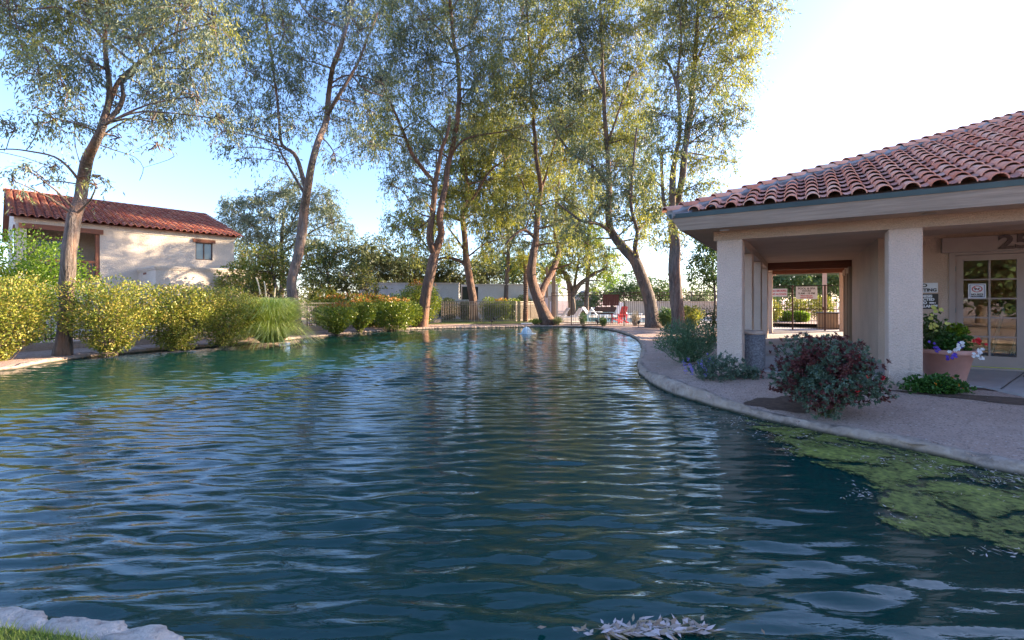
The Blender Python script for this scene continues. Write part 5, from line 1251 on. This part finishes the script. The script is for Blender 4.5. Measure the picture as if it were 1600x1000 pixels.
def blooms(pts, r, m, name):
    pts = [tuple(np.array(p_) + rg.normal(0, .022, 3)) for p_ in pts for _ in range(2)]
    for p_ in pts:
        out = []; d_ = unit(np.array([[-.45 + rg.normal(0, .35), -1, .45 + rg.normal(0, .35)]]))[0]; u_ = unit(np.cross(d_, [0, 0, 1])); w_ = np.cross(d_, u_); rr = r * rg.uniform(.75, 1.15)
        for k in range(6):
            a = k * 1.047 + rg.random() * .2; e = (u_ * math.cos(a) + w_ * math.sin(a)) + d_ * .45; out.append(kites(np.array([p_]), unit(e)[None], rr, rr * .48, side=d_[None]))
        quads_obj(name, np.concatenate(out), m, fp)
blooms([(-.16, -.34, .10), (-.10, -.33, .12), (-.21, -.33, .07), (.06, -.40, .0), (.02, -.40, .01), (.23, -.35, .01), (.31, -.28, .05), (.17, -.38, -.05), (.1, -.4, .05), (-.02, -.33, .16)], .036, M['white_petal'], 'white_bloom')
blooms([(-.42, -.28, .10), (-.40, -.30, .05), (-.44, -.24, .14), (-.26, -.37, -.04), (-.30, -.36, -.06), (-.22, -.38, -.02), (.0, -.3, .14)], .034, M['purple'], 'purple_bloom')
blooms([(.17 + rg.normal(0, .022), -.36 + rg.normal(0, .01), .215 + rg.normal(0, .016)) for _ in range(9)], .028, M['red_petal'], 'red_bloom')
blooms([(-.28 + rg.normal(0, .12), -.2 + rg.normal(0, .04), .52 + rg.normal(0, .1)) for _ in range(9)], .036, M['yellow_petal'], 'yellow_bloom')
# wet soil patches and mat
for (px, py, w_, h_, z_) in ((1225, 636, .45, .16, .0), (1120, 574, .26, .1, 0), (1095, 568, .5, .05, 0), (1545, 622, .75, .12, 0), (1530, 606, .28, .14, 0)):
    c = G(px, py, .2); zc = float(gz(c[0], c[1])) + .006; c = G(px, py, zc)
    k = 40; a = np.linspace(0, 6.283, k, endpoint=False); rr = 1 + .18 * np.sin(3 * a + px) + .1 * np.sin(7 * a)
    pts = [(c[0] + w_ * math.cos(t) * r, c[1] - .25 * w_ * math.cos(t) * r * (px > 1400) * 2.2 + h_ * math.sin(t) * r * 2) for t, r in zip(a, rr)]
    b = MB(); b.add([(x_, y_, float(gz(x_, y_)) + .008) for x_, y_ in pts], [tuple(range(k))]); o = b.build('soil', M['soil']); tag(o, kind='structure')
mt = MB(); mt.box((0, 0, .012), (.9, .55, .02)); o = mt.build('door_mat', M['black'], bevel=.005); q = BW(2.55, 1.85, FLOOR); o.location = tuple(q); o.rotation_euler = (0, 0, BA); tag(o, 'black rubber door mat on the concrete in front of the glass door', 'mat')

# ------------------------------------------------------------------ algae mat and floating leaves
ap = [G(x_, y_, 0)[:2] for x_, y_ in ((1105,634),(1150,668),(1200,700),(1262,722),(1325,752),(1345,792),(1380,822),(1450,850),(1540,872),(1640,895),(1800,900))]
ap = catmull([np.array([*a, 0]) for a in ap], .12)[:, :2]
ax = np.arange(2.4, 7.5, .045); ay = np.arange(1.9, 7.2, .045); xx, yy = np.meshgrid(ax, ay)
poly = np.concatenate([ap, np.array([[9, 1.2], [8.5, 1.95], [6.2, 3.25]]), ring[(ring[:, 0] > 2.9) & (ring[:, 0] < 5.4) & (ring[:, 1] > 3.6) & (ring[:, 1] < 7.3)][::-1]])
ins = inside(xx, yy, poly) & inside(xx, yy, ring)
# distance to open water edge
dst = np.min(np.hypot(xx[..., None] - ap[None, None, ::3, 0], yy[..., None] - ap[None, None, ::3, 1]), -1)
dens = np.where(ins, np.clip(dst / .35, 0, 1) * .16 - .05, -1.0)
dens -= .20 * ss(5.4, 6.4, yy) + .12 * ss(4.6, 5.2, xx + yy * .0) * 0
nx, ny = len(ax), len(ay); ii = (np.arange(ny - 1)[:, None] * nx + np.arange(nx - 1)[None, :]).ravel(); kk = ins[:-1, :-1].ravel()
o = quads_obj('algae_mat', np.stack([xx, yy, .014 + .003 * np.sin(xx * 9) * np.sin(yy * 8)], -1).reshape(-1, 3), M['algae'], None, True, faces=np.stack([ii, ii + 1, ii + nx + 1, ii + nx], 1)[kk])
at = o.data.attributes.new('dens', 'FLOAT', 'POINT'); at.data.foreach_set('value', dens.ravel().astype(np.float32))
tag(o, 'yellow green algae floating on the water along the right bank', 'algae', kind='stuff')
def floaters(name, pts, L, W, label, seed=0, z=.022):
    r_ = np.random.default_rng(seed); n = len(pts); a = r_.normal(.2, .9, n); d_ = np.stack([np.cos(a), np.sin(a), r_.normal(0, .06, n)], 1); d_ = unit(d_)
    c = np.stack([pts[:, 0], pts[:, 1], z + r_.random(n) * .008], 1); up = np.tile([0, 0, 1.0], (n, 1)) + r_.normal(0, .25, (n, 3))
    tag(quads_obj(name, kites(c, d_, L * r_.uniform(.5, 1.3, n), W * r_.uniform(.6, 1.3, n), side=up), M['leaf_dry']), label, 'leaves', kind='stuff')
pts = []
rg = np.random.default_rng(31)
for (x_, y_, n_s, sx_, sy_) in ((1150,660,160,45,8),(1215,678,190,60,10),(1290,695,90,60,8),(1400,722,130,70,7),(1500,738,170,60,7),(1580,752,170,60,6),(1345,775,60,22,12),(1240,712,45,30,10),(1570,780,40,60,15),(1480,760,30,80,20),(1560,868,40,60,6),(1400,815,25,30,10),(1100,640,50,30,6)):
    for _ in range(n_s): pts.append(G(x_ + rg.normal(0, sx_ * .6), y_ + rg.normal(0, sy_ * .7) + (0), 0)[:2])
pts = np.array(pts); pts = pts[inside(pts[:, 0], pts[:, 1], ring)]
pts = pts[rg.random(len(pts)) < .8]
floaters('floating_leaves', pts, .045, .0042, 'scattered pale dead leaves floating along the right bank', 3)
pts = np.array([G(x_, y_, 0)[:2] for x_, y_ in [(1005 + rg.normal(0, 48), 994 - abs(rg.normal(0, 8)) + (rg.random() < .6) * 8) for _ in range(170)]])
floaters('leaf_raft', pts, .07, .011, 'raft of pinkish dead leaves floating at the bottom centre', 4, .03)
# dry leaves on the right bank
pts = np.array([G(rg.uniform(1040, 1600), rg.uniform(600, 720), .2)[:2] for _ in range(420)]); pts = pts[~inside(pts[:, 0], pts[:, 1], ring)]
n = len(pts); a = rg.random(n) * 6.28
tag(quads_obj('fallen_leaves', kites(np.stack([pts[:, 0], pts[:, 1], gz(pts[:, 0], pts[:, 1]) + .012], 1), np.stack([np.cos(a), np.sin(a), 0 * a], 1), .05 * rg.uniform(.4, 1.2, n), .005, side=np.tile([0, 0, 1.0], (n, 1))), M['leaf_dry']), 'scattered dry leaves and stones on the right gravel bank', 'leaves', kind='stuff')

pts = np.array([G(rg.uniform(0, 900), 0, .1)[:2] if False else edge_pt for edge_pt in [ring[i] + nrm[i] * rg.uniform(.3, 1.5) + rg.normal(0, .1, 2) for i in rg.integers(0, len(ring), 1500)]])
m_ = (pts[:, 1] > 8) & ~inside(pts[:, 0], pts[:, 1], ring); pts = pts[m_]; n = len(pts); a = rg.random(n) * 6.28
tag(quads_obj('leaf_litter', kites(np.stack([pts[:, 0], pts[:, 1], gz(pts[:, 0], pts[:, 1]) + .015], 1), unit(np.stack([np.cos(a), np.sin(a), .15 * rg.random(n)], 1)), .10 * rg.uniform(.4, 1.3, n), .012, side=np.tile([0, 0, 1.0], (n, 1)) + rg.normal(0, .3, (n, 3))), M['leaf_dry']), 'dry leaf litter scattered along the left and far bank', 'leaves', kind='stuff')
